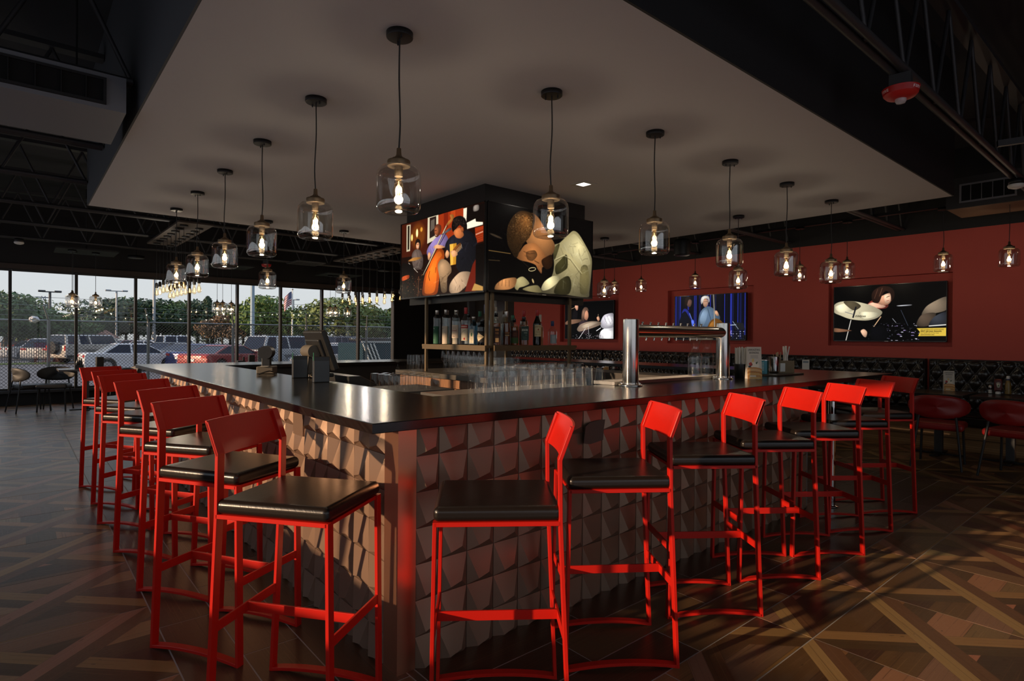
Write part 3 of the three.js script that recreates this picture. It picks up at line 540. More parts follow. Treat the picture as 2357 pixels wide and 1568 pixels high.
const texPianist = canvasTex(TW, TH, (g) => {
  g.fillStyle = '#040303'; g.fillRect(0, 0, TW, TH);
  stroke(g, '#7a5c30', 4, [4, 300], [182, 303]); stroke(g, '#4a3820', 3, [4, 359], [93, 356]); softBlob(g, 60, 205, 60, 8, 0.2, 'rgba(90,70,50,0.5)');
  blob(g, '#877c57', [[565, 218], [625, 186], [698, 130], [758, 88], [815, 101], [891, 175], [952, 251], [958, 327], [936, 496], [908, 544], [666, 536], [456, 536], [468, 487], [549, 422], [573, 345]], 0.2, -0.3, 1.5, 0.42);
  blob(g, '#a69a70', [[649, 207], [714, 151], [770, 108], [843, 152], [908, 222], [940, 304], [843, 316], [746, 266]], 0.1, -0.1, 1.3, 0.75); blob(g, '#343019', [[585, 349], [633, 303], [694, 261], [706, 342], [666, 376], [597, 403]]); blob(g, '#3d3720', [[565, 247], [585, 215], [625, 193], [609, 247], [577, 304]]); blob(g, '#2a2614', [[577, 530], [625, 445], [714, 407], [746, 464], [714, 532]]); blob(g, '#5e5535', [[843, 340], [908, 320], [932, 416], [908, 517], [835, 510]]);
  g.lineJoin = 'round'; stroke(g, '#b4a87c', 4, [585, 303], [666, 267], [738, 282], [811, 343], [855, 378]); stroke(g, '#4a4229', 4, [589, 309], [670, 274], [734, 292], [843, 385]); folds(g, 640, 170, 920, 500, 70, 'rgba(30,26,12,0.22)', 'rgba(240,235,200,0.12)');
  blob(g, '#b8ac80', [[456, 502], [488, 457], [561, 418], [625, 418], [609, 458], [536, 505], [472, 521]], -0.1, -0.2, 1.35, 0.55); blob(g, '#8d8259', [[234, 464], [290, 441], [347, 480], [303, 503], [262, 514], [242, 532], [218, 514]]); blob(g, '#6b6140', [[286, 523], [343, 500], [424, 490], [456, 534], [359, 535]]);
  blob(g, '#9a6539', [[278, 129], [319, 45], [367, 19], [424, 41], [496, 117], [577, 199], [561, 265], [512, 299], [440, 278], [391, 238], [327, 224]], 0.1, -0.25, 1.45, 0.45); blob(g, '#84522c', [[232, 320], [262, 281], [311, 231], [399, 215], [464, 259], [520, 315], [504, 357], [464, 367], [456, 409], [424, 385], [399, 356], [335, 343], [270, 338]], 0.0, -0.25, 1.35, 0.4); blob(g, '#241308', [[456, 322], [496, 295], [553, 277], [557, 346], [512, 377], [472, 361]]); blob(g, '#5e3a1e', [[319, 280], [391, 261], [415, 292], [375, 331], [327, 324]]);
  stroke(g, 'rgba(50,28,14,0.7)', 4, [294, 277], [343, 289], [391, 281]); stroke(g, 'rgba(50,28,14,0.6)', 3, [303, 304], [359, 313]); stroke(g, 'rgba(40,22,10,0.8)', 5, [391, 329], [432, 342]); stroke(g, 'rgba(190,130,80,0.5)', 4, [440, 370], [456, 397]);
  blob(g, '#33200f', [[218, 323], [191, 294], [159, 248], [149, 184], [161, 122], [206, 57], [258, 22], [319, 15], [379, 26], [391, 63], [371, 128], [343, 182], [294, 227], [258, 281], [240, 317]], 0.2, -0.35, 2.6, 0.4);
  g.save(); g.beginPath(); [[218, 323], [191, 294], [159, 248], [149, 184], [161, 122], [206, 57], [258, 22], [319, 15], [379, 26], [391, 63], [371, 128], [343, 182], [294, 227], [258, 281], [240, 317]].forEach((p, i) => i ? g.lineTo(p[0], p[1]) : g.moveTo(p[0], p[1])); g.clip(); for (let i = 0; i < 1500; i++) { const x = rr(140, 400), y = rr(40, 400); g.fillStyle = rnd() < 0.55 ? 'rgba(10,6,3,0.5)' : `rgba(190,145,85,${Math.max(0.04, 0.5 - y / 440 + (x - 200) / 900)})`; g.beginPath(); g.arc(x, y, rr(1.2, 3.4), 0, 7); g.fill(); } g.restore();
  g.strokeStyle = '#d8c48c'; g.lineWidth = 4; g.beginPath(); g.ellipse(371, 387, 32, 11, -0.2, 0, 7); g.stroke(); stroke(g, '#17100a', 5, [278, 340], [343, 379]);
  blob(g, '#94633a', [[52, 532], [69, 501], [125, 469], [210, 452], [236, 462], [218, 509], [165, 532], [69, 539]], -0.1, -0.2, 1.4, 0.5); for (let i = 0; i < 4; i++) stroke(g, 'rgba(50,28,14,0.55)', 4, [88 + i * 28, 466 + i * 3], [82 + i * 30, 512]); softBlob(g, 379, 463, 9, 20, -0.5, 'rgba(210,180,120,0.8)');
  photo(g, TW, TH);
});
const texDrumA = canvasTex(TW, TH, (g) => {
  g.fillStyle = '#020203'; g.fillRect(0, 0, TW, TH);
  blob(g, '#6a2a22', [[300, 200], [345, 150], [400, 150], [490, 190], [480, 225], [420, 235], [330, 225]]); blob(g, '#d2a288', [[310, 190], [350, 168], [400, 180], [470, 205], [440, 225], [360, 215]]); blob(g, '#c08a6c', [[395, 130], [440, 105], [500, 80], [520, 100], [520, 150], [495, 190], [440, 195], [400, 175]]); blob(g, '#e0b596', [[455, 100], [505, 90], [515, 140], [495, 175], [465, 170]]); blob(g, '#24140f', [[345, 100], [365, 50], [430, 12], [500, 20], [540, 60], [545, 120], [520, 165], [510, 90], [470, 60], [440, 100], [410, 170], [360, 165]]); stroke(g, '#5a3a2a', 4, [400, 40], [372, 130]); stroke(g, '#6a4632', 4, [440, 30], [415, 110]); stroke(g, '#30180f', 5, [478, 122], [502, 112]); stroke(g, '#7a3026', 4, [478, 158], [498, 155]);
  blob(g, '#b3a98c', [[0, 180], [60, 148], [180, 148], [330, 190], [440, 260], [400, 320], [300, 345], [160, 330], [60, 290], [0, 255]]); blob(g, '#d9cfae', [[10, 200], [120, 170], [180, 240], [60, 260]]); blob(g, '#4a4130', [[90, 150], [190, 152], [250, 200], [200, 240], [150, 220]]); blob(g, '#cfc6a6', [[240, 260], [400, 270], [380, 310], [280, 325]]);
  g.save(); g.translate(196, 308); g.rotate(0.03); g.fillStyle = '#16130e'; g.font = 'italic bold 25px serif'; g.fillText('Zildjian', 0, 0); g.restore();
  stroke(g, '#15151a', 14, [205, 210], [180, 310]); stroke(g, '#c8c2b8', 8, [160, 340], [115, 544]); stroke(g, '#6a6a70', 6, [105, 255], [180, 280]); stroke(g, '#c9a27c', 8, [430, 310], [360, 420]); blob(g, '#caa084', [[250, 450], [280, 430], [310, 460], [300, 510], [275, 500]]);
  blob(g, '#6b4a36', [[0, 420], [60, 425], [170, 445], [60, 460], [0, 455]]);
  for (let i = 0; i < 120; i++) { g.fillStyle = ['#20202a', '#c9c6d8', '#5a5a66', '#8a7aa8', '#3a3a44', '#0a0a10'][Math.floor(rnd() * 6)]; const x = rr(320, 760), y = rr(370, 540); g.fillRect(x, y, rr(2, 24), rr(2, 8)); } blob(g, '#060609', [[340, 420], [470, 410], [480, 530], [350, 540]]); stroke(g, '#a6a6b0', 4, [530, 330], [560, 370]); stroke(g, '#3a4050', 4, [600, 250], [660, 400]); blob(g, '#8d8d92', [[570, 205], [680, 200], [680, 210], [580, 214]]);
  blob(g, '#7a6a58', [[770, 290], [820, 210], [960, 140], [960, 260], [800, 300]]); blob(g, '#4a3d32', [[730, 400], [770, 300], [880, 290], [830, 400]]); blob(g, '#2e3138', [[830, 400], [870, 320], [960, 280], [960, 400]]); stroke(g, '#d8d5cc', 9, [830, 405], [960, 395]);
  poly(g, '#c4a63e', [730, 425], [TW, 422], [TW, 498], [742, 500], [757, 460]); g.fillStyle = '#1c1608'; g.font = '15px sans-serif'; g.fillText('JAZZ JOURNALISTS ASSOCIATION', 762, 443, 180); g.font = 'bold 17px sans-serif'; g.fillText('2021 JJA Jazz Awards', 762, 460, 180); g.font = '13px sans-serif'; g.fillText('Jazz Musician of the Year', 762, 475, 150); g.font = 'bold 11px sans-serif'; g.fillText('JJAJAZZAWARDS.ORG', 762, 490, 130);
  photo(g, TW, TH, 1500);
});
const texSax = canvasTex(TW, TH, (g) => {
  g.fillStyle = '#04050c'; g.fillRect(0, 0, TW, TH);
  for (let i = 0; i < 26; i++) { const x = i * 38 + rr(-8, 8), k = rnd(); g.fillStyle = k < 0.35 ? '#0d1238' : k < 0.5 ? '#1a2270' : '#060713'; g.fillRect(x, 0, rr(10, 30), TH * rr(0.7, 1)); } for (const x of [280, 300, 690, 770, 860]) { g.fillStyle = '#2733a4'; g.fillRect(x, 0, 7, TH * 0.8); }
  blob(g, '#080a14', [[60, 430], [100, 220], [170, 170], [230, 200], [260, 300], [250, 440]]); blob(g, '#1a226e', [[100, 220], [130, 160], [180, 170], [220, 230], [240, 320], [200, 250], [150, 190]]); blob(g, '#5a4038', [[170, 60], [210, 40], [245, 60], [240, 110], [215, 140], [180, 120]]); blob(g, '#1a1210', [[140, 90], [150, 30], [200, 5], [240, 30], [200, 50], [180, 100], [150, 130]]); stroke(g, '#5a70c8', 10, [215, 220], [262, 330]); blob(g, '#4a62c4', [[240, 300], [275, 310], [285, 380], [255, 385]]);
  blob(g, '#4d6076', [[340, 430], [350, 250], [400, 170], [480, 140], [560, 180], [630, 260], [620, 320], [560, 300], [540, 400], [440, 440]]); blob(g, '#6d8298', [[360, 300], [410, 190], [470, 170], [450, 300], [400, 380]]); stroke(g, '#33424f', 8, [470, 170], [520, 330]); blob(g, '#a07a64', [[400, 60], [430, 40], [470, 60], [470, 120], [440, 150], [410, 130]]); blob(g, '#b9b4ae', [[370, 70], [385, 25], [430, 8], [480, 20], [495, 70], [480, 95], [470, 50], [420, 45], [395, 100], [380, 110]]); stroke(g, '#1c1410', 3, [412, 82], [465, 78]); blob(g, '#b98a6c', [[560, 210], [590, 195], [620, 250], [590, 260]]);
  stroke(g, '#6a6660', 18, [545, 0], [570, 420]); blob(g, '#5a3814', [[460, 430], [500, 330], [570, 290], [650, 320], [720, 430], [640, 470], [500, 470]]); blob(g, '#8a5a24', [[480, 420], [510, 350], [570, 310], [560, 420]]); stroke(g, '#84807a', 12, [556, 200], [566, 430]);
  poly(g, '#15161b', [800, 340], [930, 350], [955, 430], [830, 430]); for (let i = 0; i < 40; i++) { g.fillStyle = rnd() < 0.3 ? '#c8c8d4' : '#34353e'; g.beginPath(); g.arc(740 + (i % 10) * 22, 450 + Math.floor(i / 10) * 26, 5, 0, 7); g.fill(); } stroke(g, '#aab4c0', 8, [730, 375], [840, 370]); stroke(g, '#8a94a8', 6, [800, 330], [870, 420]); poly(g, '#6a62b0', [760, 440], [790, 435], [780, 475], [755, 480]); stroke(g, '#d0d0d8', 7, [470, 480], [450, 544]);
  photo(g, TW, TH, 1500);
});
const texDrumB = canvasTex(TW, TH, (g) => {
  g.fillStyle = '#020203'; g.fillRect(0, 0, TW, TH);
  blob(g, '#d8d6d8', [[700, 544], [720, 440], [820, 390], [960, 380], [960, 544]]); blob(g, '#f4f2f0', [[760, 544], [800, 450], [900, 430], [960, 440], [960, 544]]); blob(g, '#b9b4bc', [[720, 300], [780, 210], [900, 180], [960, 200], [960, 370], [820, 400], [730, 380]]); blob(g, '#e8e4e8', [[800, 260], [860, 220], [950, 230], [940, 340], [840, 360]]); for (let i = 0; i < 8; i++) stroke(g, '#5a5560', 5, [780 + i * 22, 220 + (i % 3) * 40], [800 + i * 20, 270 + (i % 3) * 30]);
  blob(g, '#0c0a0c', [[150, 220], [190, 110], [230, 100], [260, 160], [250, 240], [200, 330]]); blob(g, '#c08a70', [[200, 60], [235, 30], [270, 50], [265, 110], [235, 120]]); stroke(g, '#a88a6a', 6, [110, 100], [220, 70]); blob(g, '#2c2024', [[280, 440], [300, 300], [380, 250], [470, 280], [500, 400], [440, 480]]); blob(g, '#b57e62', [[390, 160], [430, 120], [470, 150], [480, 220], [450, 270], [400, 250]]); blob(g, '#5a4236', [[340, 260], [350, 140], [400, 80], [460, 90], [480, 140], [430, 130], [400, 200], [390, 280]]); blob(g, '#7a5c4a', [[350, 240], [370, 140], [410, 110], [390, 220]]); blob(g, '#c28c70', [[640, 240], [680, 220], [700, 270], [670, 290]]); stroke(g, '#9a8468', 7, [672, 190], [668, 250]);
  blob(g, '#7e6a5a', [[250, 400], [330, 330], [520, 290], [700, 300], [720, 340], [600, 380], [420, 420], [290, 440]]); blob(g, '#a4917c', [[340, 360], [520, 310], [660, 310], [560, 350], [400, 390]]); blob(g, '#6b4e3c', [[0, 300], [100, 260], [330, 260], [300, 300], [120, 330], [0, 330]]);
  stroke(g, '#c9c6c8', 6, [478, 360], [500, 544]); stroke(g, '#d8d4d4', 8, [420, 400], [290, 544]); for (let i = 0; i < 80; i++) { g.fillStyle = ['#d8d4d8', '#6a6068', '#2a2428', '#0a080a', '#9a9098'][Math.floor(rnd() * 5)]; g.fillRect(rr(160, 760), rr(460, 544), rr(3, 22), rr(2, 9)); } stroke(g, '#e8e6e8', 10, [640, 430], [720, 390]);
  photo(g, TW, TH, 1500);
});
{
  const t1 = makeTv('television on the casing showing a trio with bass and guitar', 1.47, 0.80, texBand, 0.95); t1.position.copy(W(3.125, 2.18, 4.795)); t1.rotation.y = -Math.PI / 2;
  const t2 = makeTv('television on the casing showing a pianist bent over the keys', 1.37, 0.80, texPianist, 0.95); t2.position.copy(W(3.835, 2.185, 4.055)); t2.rotation.y = 0;
  for (const [o, x, z] of [[t1, 3.165, -4.795], [t2, 3.835, -4.09]]) mesh('bracket', box(0.2, 0.3, o === t1 ? 0.012 : 0.042).translate(0, 0.1, o === t1 ? -0.0585 : -0.0735), M.blackMetal, o);
  const wall = (tex, l, label, k) => { const t = makeTv(label, 1.46, 0.845, tex, k, 'televisions in the red wall recesses'); t.position.copy(W(RE - 0.005, 1.79, l)); t.rotation.y = -Math.PI / 2; mesh('bracket', box(0.4, 0.3, 0.07).translate(0, 0, -0.089), M.blackMetal, t); };
  wall(texDrumA, 2.98, 'wall television showing a woman drummer with a large cymbal', 0.85); wall(texSax, 5.878, 'wall television showing a saxophonist and a bass player in blue light', 0.85); wall(texDrumB, 8.85, 'wall television showing a long-haired drummer with white drums', 0.85);
}
// ---------------------------------------------------------------- pendants
const capProfile = [[0, 0.075], [0.010, 0.075], [0.012, 0.045], [0.018, 0.036], [0.030, 0.030], [0.032, 0.022], [0.050, 0.020], [0.052, 0.016], [0.052, -0.006], [0.049, -0.008], [0, -0.008]];
const shadeProfile = [[0.048, 0], [0.060, -0.003], [0.082, -0.012], [0.095, -0.030], [0.1005, -0.055], [0.1008, -0.175], [0.098, -0.198], [0.088, -0.212], [0.070, -0.217], [0.040, -0.208], [0, -0.204]];
const bulbProfile = [[0.013, 0], [0.0135, -0.020], [0.018, -0.045], [0.028, -0.075], [0.032, -0.098], [0.028, -0.118], [0.016, -0.132], [0, -0.137]];
const bulbLow = [[0.013, 0], [0.017, -0.040], [0.031, -0.090], [0.026, -0.120], [0, -0.137]];
const lampCone = lin(1, 0.92, 0.84);
const filamentGeo = (far) => { const l = []; const n = far ? 3 : 6; for (let i = 0; i < n; i++) { const a = i / n * 6.283, x = Math.cos(a) * 0.0085, z = Math.sin(a) * 0.0085; l.push(rod(V(x * 0.5, -0.05, z * 0.5), V(x, -0.105, z), far ? 0.0022 : 0.0013, 5)); } if (!far) l.push(rod(V(0, -0.03, 0), V(0, -0.05, 0), 0.002, 5)); return merge(l); };
const GEO = {
  canopy: lathe([[0, -0.026], [0.056, -0.026], [0.060, -0.023], [0.060, 0], [0, 0]], 28), cap: lathe(capProfile, 24), shade: lathe(shadeProfile, 32), shadeFar: lathe(shadeProfile, 16), bulb: lathe(bulbProfile, 16), bulbFar: lathe(bulbLow, 8),
  fil: filamentGeo(false), filFar: filamentGeo(true), socket: cyl(0.019, 0.019, 0.045, 0, -0.0305, 0, 14), stud: cyl(0.004, 0.004, 0.014, 0, -0.033, 0, 8),
};
// origin at the ceiling; y = drop to the top of the shade
function pendant(pos, drop, label, group, far = false, lamp = 0.085) {
  const t = thing('pendant_lamp', label, 'pendant lamp', pos, rr(0, 6), group);
  const cn = mesh('canopy', GEO.canopy, M.blackMetal, t);
  if (!far) { mesh('stud', GEO.stud, M.blackMetal, cn).position.x = 0.036; mesh('stud', GEO.stud, M.blackMetal, cn).position.x = -0.036; }
  const y = -drop, wob = far ? 0 : 0.004;
  mesh('cord', tube([V(0, -0.026, 0), V(wob, y * 0.35, 0), V(-wob, y * 0.7, wob), V(0, y + 0.07, 0)], 0.0038, 14, 6), M.plasticBlack, t);
  const c = mesh('cap', GEO.cap, M.bronze, t); c.position.y = y;
  mesh('socket', GEO.socket, M.bronze, c);
  mesh('shade', far ? GEO.shadeFar : GEO.shade, M.shadeGlass, t).position.y = y;
  const b = mesh('bulb', far ? GEO.bulbFar : GEO.bulb, M.bulbGlass, t); b.position.y = y - 0.05; b.scale.set(0.92, 0.78, 0.92);
  const f = mesh('filament', far ? GEO.filFar : GEO.fil, far ? M.filamentFar : M.filament, b);
  if (lamp) { const p = new THREE.PointLight(lampCone, lamp); p.name = 'pendant_bulb_light'; p.position.set(0, y - 0.111, 0); p.castShadow = true; t.add(p); }
  return t;
}
{
  const G1 = 'glass pendants over the bar', y = SOF.y - 0.0005, drop = 0.60;
  const nth = ['second', 'third', 'fourth', 'fifth', 'sixth'];
  pendant(W(1.321, y, 2.362), drop, 'clear glass jar pendant right above the countertop corner, the biggest in view', G1);
  for (let i = 1; i < 6; i++) pendant(W(1.321, y, 2.362 + 0.972 * i), drop, `clear glass jar pendant over the window-side counter, ${nth[i - 1]} from the countertop corner`, G1);
  for (let i = 1; i < 6; i++) pendant(W(1.321 + 0.961 * i, y, 2.362), drop, `clear glass jar pendant over the bar front, ${nth[i - 1]} from the countertop corner`, G1);
  pendant(W(1.321 + 0.961, y, 7.222), drop, 'clear glass jar pendant over the far counter, nearest the windows', G1);
  pendant(W(1.321 + 1.922, y, 7.222), drop, 'clear glass jar pendant over the far counter, just beside the casing with the screens', G1);
  pendant(W(6.126, y, 3.334), drop, 'clear glass jar pendant over the end counter by the saxophonist screen', G1);
  pendant(W(6.126, y, 5.278), drop, 'clear glass jar pendant over the end counter beside the pianist screen', G1);
  // over the booth tables
  const rail = tag(mesh('lamp_rail', spanL(8.57, 8.63, 3.003, 3.04, -3.9, 11.0), M.blackMetal), 'black rail under the joists carrying the booth pendants', 'rail');
  const rods = []; for (let l = -0.5; l < 11.2; l += 1.67) rods.push(l);
  const where = ['nearest to the picture edge', 'at the near end of the woman drummer screen', 'at the far end of the woman drummer screen', 'beyond the woman drummer screen', 'above the saxophonist screen', 'between the saxophonist and white drum screens', 'by the white drum screen'];
  [1.41, 2.03, 3.11, 3.74, 5.44, 6.54, 7.16].forEach((l, i) => pendant(W(8.6, 3.0025, l), 0.56, `glass jar pendant over the booth tables, ${where[i]}`, 'glass pendants over the booth', i > 1, 0.13));
  // over the window tables: three groups
  const boards = [[0.95, 13.0], [3.45, 13.55], [5.95, 13.5]], nm = ['the first window table', 'the second window table', 'the third window table'];
  const spots = [[[0.73, 12.75], [0.755, 12.95], [1.08, 12.9]], [[3.26, 13.6], [3.37, 13.6], [3.57, 13.7]], [[5.77, 13.6], [5.90, 13.6], [6.21, 13.6]]];
  boards.forEach(([R, L], k) => {
    tag(mesh('lamp_board', [spanL(R - 0.45, R + 0.45, 2.86, 2.885, L - 0.4, L + 0.4), rod(W(R, 2.885, L), W(R, DECK - 0.001, L), 0.012)], M.blackPaint), `black ceiling board carrying the pendants over ${nm[k]}`, 'board');
    spots[k].forEach(([r, l], i) => pendant(W(r, 2.8595, l), 0.78, `glass jar pendant over ${nm[k]}, ${['first', 'second', 'third'][i]} of three`, 'glass pendants by the windows', true, 0.05));
  });
}
{ // hanging bare bulbs on wooden boards
  const woodDark = std(lin(0.055, 0.038, 0.028), 0.6);
  const bare = thing('hanging_bulb', '', 'bulb', V(0, 0, 0));
  mesh('canopy', lathe([[0, -0.02], [0.05, -0.02], [0.052, 0], [0, 0]], 14), M.blackMetal, bare);
  mesh('cord', rod(V(0, -0.02, 0), V(0, -0.66, 0), 0.003, 6), M.plasticBlack, bare);
  mesh('socket', lathe([[0, -0.655], [0.010, -0.655], [0.019, -0.665], [0.023, -0.69], [0.023, -0.735], [0.018, -0.74], [0, -0.74]], 14), M.blackMetal, bare);
  const b = mesh('bulb', GEO.bulb, M.bulbGlass, bare); b.position.y = -0.735;
  mesh('filament', GEO.filFar, M.filament, b);
  let first = true;
  const board = (R0, R1, label, gname, who, n, mid) => {
    tag(mesh('bulb_board', [spanL(R0, R1, 2.88, 2.905, 8.73, 11.19), rod(W((R0 + R1) / 2, 2.905, 9.1), W((R0 + R1) / 2, DECK - 0.001, 9.1), 0.01), rod(W((R0 + R1) / 2, 2.905, 10.6), W((R0 + R1) / 2, DECK - 0.001, 10.6), 0.01)], woodDark), label, 'board');
    for (let i = 0; i < n; i++) for (let k = 0; k < 2; k++) {
      const o = first ? bare : copy(bare); first = false;
      o.position.copy(W(R0 + (R1 - R0) * (0.25 + 0.5 * k), 2.8795 + 0.0, 8.95 + i * 0.29 + (k ? 0.13 : 0))); o.rotation.y = rr(0, 6);
      o.userData = { label: who, category: 'bulb', group: gname }; o.scale.y = 1 + (k ? 0.02 : -0.02) + rr(-0.02, 0.02);
    }
    for (let i = 0; i < 3; i++) { const p = new THREE.PointLight(lampCone, 0.3); p.name = 'hanging_bulb_light'; const L = 8.95 + (i * 2.5 + 1) * 0.29, R = R0 + (R1 - R0) * 0.25; p.position.copy(W(R, 2.06, L)); p.castShadow = true; scene.add(p); }
  };
  board(1.62, 2.05, 'dark wooden ceiling board with rows of black canopies beyond the window-side counter', 'bare bulbs beyond the window-side counter', 'bare vintage bulb hanging in the glowing cluster in front of the windows', 8);
  board(4.80, 5.23, 'dark wooden ceiling board with rows of black canopies beside the screens', 'bare bulbs beside the screens', 'bare vintage bulb hanging in the row beside the trio screen', 8);
}
{ // recessed downlight
  const t = thing('recessed_downlight', 'small square recessed downlight in the grey soffit', 'downlight', W(3.862, SOF.y, 3.58));
  mesh('trim_frame', [box(0.17, 0.004, 0.035, 0, -0.0025, 0.0675), box(0.17, 0.004, 0.035, 0, -0.0025, -0.0675), box(0.035, 0.004, 0.1, 0.0675, -0.0025, 0), box(0.035, 0.004, 0.1, -0.0675, -0.0025, 0)], std(lin(0.45, 0.43, 0.41), 0.4), t);
  mesh('light_panel', new THREE.PlaneGeometry(0.1, 0.1).rotateX(Math.PI / 2).translate(0, -0.001, 0), std(lin(0.2, 0.2, 0.2), 0.5, 0, { emissive: lin(1, 0.93, 0.85), emissiveIntensity: 2.2 }), t);
  const l = new THREE.RectAreaLight(lin(1, 0.9, 0.78), 9, 0.1, 0.1); l.name = 'downlight_area'; l.position.set(0, -0.008, 0); l.rotation.x = -Math.PI / 2; t.add(l);
}
{ // fire alarms, detectors, ducts, speakers under the dark ceiling
  const alarmTex = canvasTex(768, 64, (g, w, h) => { g.fillStyle = '#c01414'; g.fillRect(0, 0, w, h); g.fillStyle = '#f2eaea'; g.font = 'bold 40px sans-serif'; g.textAlign = 'center'; for (const u of [0.1, 0.433, 0.767]) g.fillText('FIRE', u * w, 46, 95); });
  const redPl = std(lin(0.55, 0.02, 0.018), 0.45), redText = std(lin(0.9, 0.9, 0.9), 0.45, 0, { map: alarmTex });
  const alarm = (pos, label, turn) => {
    const t = thing('fire_alarm', label, 'fire alarm', pos, turn);
    mesh('mount_box', box(0.11, 0.075, 0.11, 0, 0.0375, 0), std(lin(0.03, 0.032, 0.035), 0.6), t);
    mesh('band', cyl(0.098, 0.09, 0.034, 0, -0.018, 0, 36, true), redText, t);
    mesh('dome', lathe([[0.098, 0], [0, 0.0]].concat([]), 36), redPl, t);
    mesh('body', lathe([[0.09, -0.035], [0.075, -0.052], [0.045, -0.062], [0, -0.064]], 36), redPl, t);
    mesh('strobe_lens', lathe([[0.03, -0.06], [0.03, -0.075], [0.022, -0.088], [0, -0.092]], 20), phy({ color: lin(0.85, 0.87, 0.9), roughness: 0.15, transmission: 0.6, thickness: 0, ior: 1.5 }), t);
  };
  alarm(W(4.03, 2.888, 1.17), 'red round fire alarm strobe marked FIRE hanging from the joist', 3.32);
  alarm(W(3.99, 2.888, 12.7), 'far red fire alarm strobe above the small pendant over the far counter', 1);
  const det = (pos, label) => { const t = thing('smoke_detector', label, 'smoke detector', pos); mesh('base', lathe([[0, 0.05], [0.06, 0.05], [0.06, 0], [0, 0]]), M.blackMetal, t); mesh('housing', lathe([[0.062, 0], [0.068, -0.012], [0.06, -0.03], [0.03, -0.042], [0, -0.044]]), M.white, t); };
  det(W(7.42, 2.913, 1.17), 'white smoke detector under the joist at the picture edge');
  det(W(0.02, 2.913, 12.7), 'pale smoke detector over the window tables');
  // left duct with grille
  const grey = std(lin(0.20, 0.205, 0.225), 0.5, 0.1), dark = M.blackPaint;
  const d1 = thing('air_duct', 'dark grey rectangular air duct with a slotted grille beside the soffit', 'duct', V(0, 0, 0));
  mesh('duct_body', spanL(RW + 0.01, 0.50, 2.72, 2.93, 4.22, 4.98), grey, d1);
  mesh('grille_frame', [spanL(-1.2, 0.40, 2.745, 2.76, 4.200, 4.219), spanL(-1.2, 0.40, 2.885, 2.90, 4.200, 4.219), spanL(0.385, 0.40, 2.76, 2.885, 4.200, 4.219)], dark, d1);
  mesh('grille_back', spanL(-1.2, 0.385, 2.76, 2.885, 4.2165, 4.219), std(lin(0.004, 0.004, 0.004), 0.9), d1);
  for (let i = 0; i < 13; i++) mesh('grille_slat', spanL(0.30 - i * 0.115, 0.304 - i * 0.115, 2.76, 2.885, 4.200, 4.216), dark, d1);
  for (let i = 0; i < 3; i++) mesh('hanger', rod(W(0.3 - i * 0.9, 2.93, 4.9), W(0.3 - i * 0.9, DECK - 0.001, 4.9), 0.006, 6), dark, d1);
  const tan = std(lin(0.16, 0.11, 0.07), 0.6);
  const d2 = thing('supply_duct', 'dark supply duct with a square grille above the booth', 'duct', V(0, 0, 0));
  mesh('duct_body', spanL(8.44, 9.12, 2.945, 3.30, -3.9, 1.97), std(lin(0.03, 0.03, 0.031), 0.6), d2);
  mesh('duct_bottom_warm_lit', spanL(8.45, 9.11, 2.940, 2.945, -3.9, 1.96), tan, d2);  // warm light on the duct underside, painted as a tan sheet
  mesh('grille_frame', [spanL(8.425, 8.44, 3.00, 3.02, 1.32, 1.84), spanL(8.425, 8.44, 3.2, 3.22, 1.32, 1.84), spanL(8.425, 8.44, 3.02, 3.2, 1.32, 1.34), spanL(8.425, 8.44, 3.02, 3.2, 1.82, 1.84)], grey, d2);
  mesh('grille_back', spanL(8.436, 8.44, 3.02, 3.2, 1.34, 1.82), std(lin(0.004, 0.004, 0.004), 0.9), d2);
  for (let i = 0; i < 4; i++) mesh('grille_slat', spanL(8.425, 8.436, 3.02, 3.2, 1.43 + i * 0.1, 1.436 + i * 0.1), grey, d2);
  mesh('hanger', [rod(W(8.8, 3.3, 1.5), W(8.8, DECK - 0.001, 1.5), 0.006, 6), rod(W(8.8, 3.3, -1.5), W(8.8, DECK - 0.001, -1.5), 0.006, 6)], dark, d2);
  const sp = thing('pendant_speaker', 'black drum-shaped speaker hanging in front of the red wall', 'speaker', W(7.40, 2.60, 4.90));
  mesh('drum', lathe([[0, 0], [0.10, 0], [0.118, 0.015], [0.118, 0.2], [0.10, 0.235], [0.03, 0.25], [0, 0.25]]), M.blackMetal, sp); mesh('cable', rod(V(0, 0.25, 0), V(0, DECK - 2.601, 0), 0.006, 6), dark, sp);
  const dsk = (pos, label) => { const t = thing('ceiling_speaker', label, 'speaker', pos); mesh('ring', lathe([[0.13, 0], [0.14, 0.006], [0.14, 0.05], [0.05, 0.06], [0, 0.06]]), M.blackMetal, t); mesh('grille', lathe([[0.128, 0.001], [0, -0.004]]), std(lin(0.10, 0.10, 0.105), 0.5), t); mesh('stem', rod(V(0, 0.06, 0), V(0, DECK - pos.y - 0.001, 0), 0.008, 6), dark, t); };
  dsk(W(1.75, 2.86, 13.3), 'round ceiling speaker over the window tables'); dsk(W(6.3, 2.86, 11.9), 'round ceiling speaker beside the hanging bulbs by the screens');
  const vt = thing('ceiling_vent', 'flat dark square vent panel over the far side of the bar', 'vent', W(4.53, 2.885, 11.9)); mesh('panel', box(0.6, 0.02, 0.6), std(lin(0.035, 0.034, 0.034), 0.6), vt); for (let i = 0; i < 5; i++) mesh('vent_slat', box(0.5, 0.006, 0.03, 0, -0.0125, -0.2 + i * 0.1), dark, vt); mesh('stem', rod(V(0, 0.01, 0), V(0, DECK - 2.886, 0), 0.008, 6), dark, vt);
}
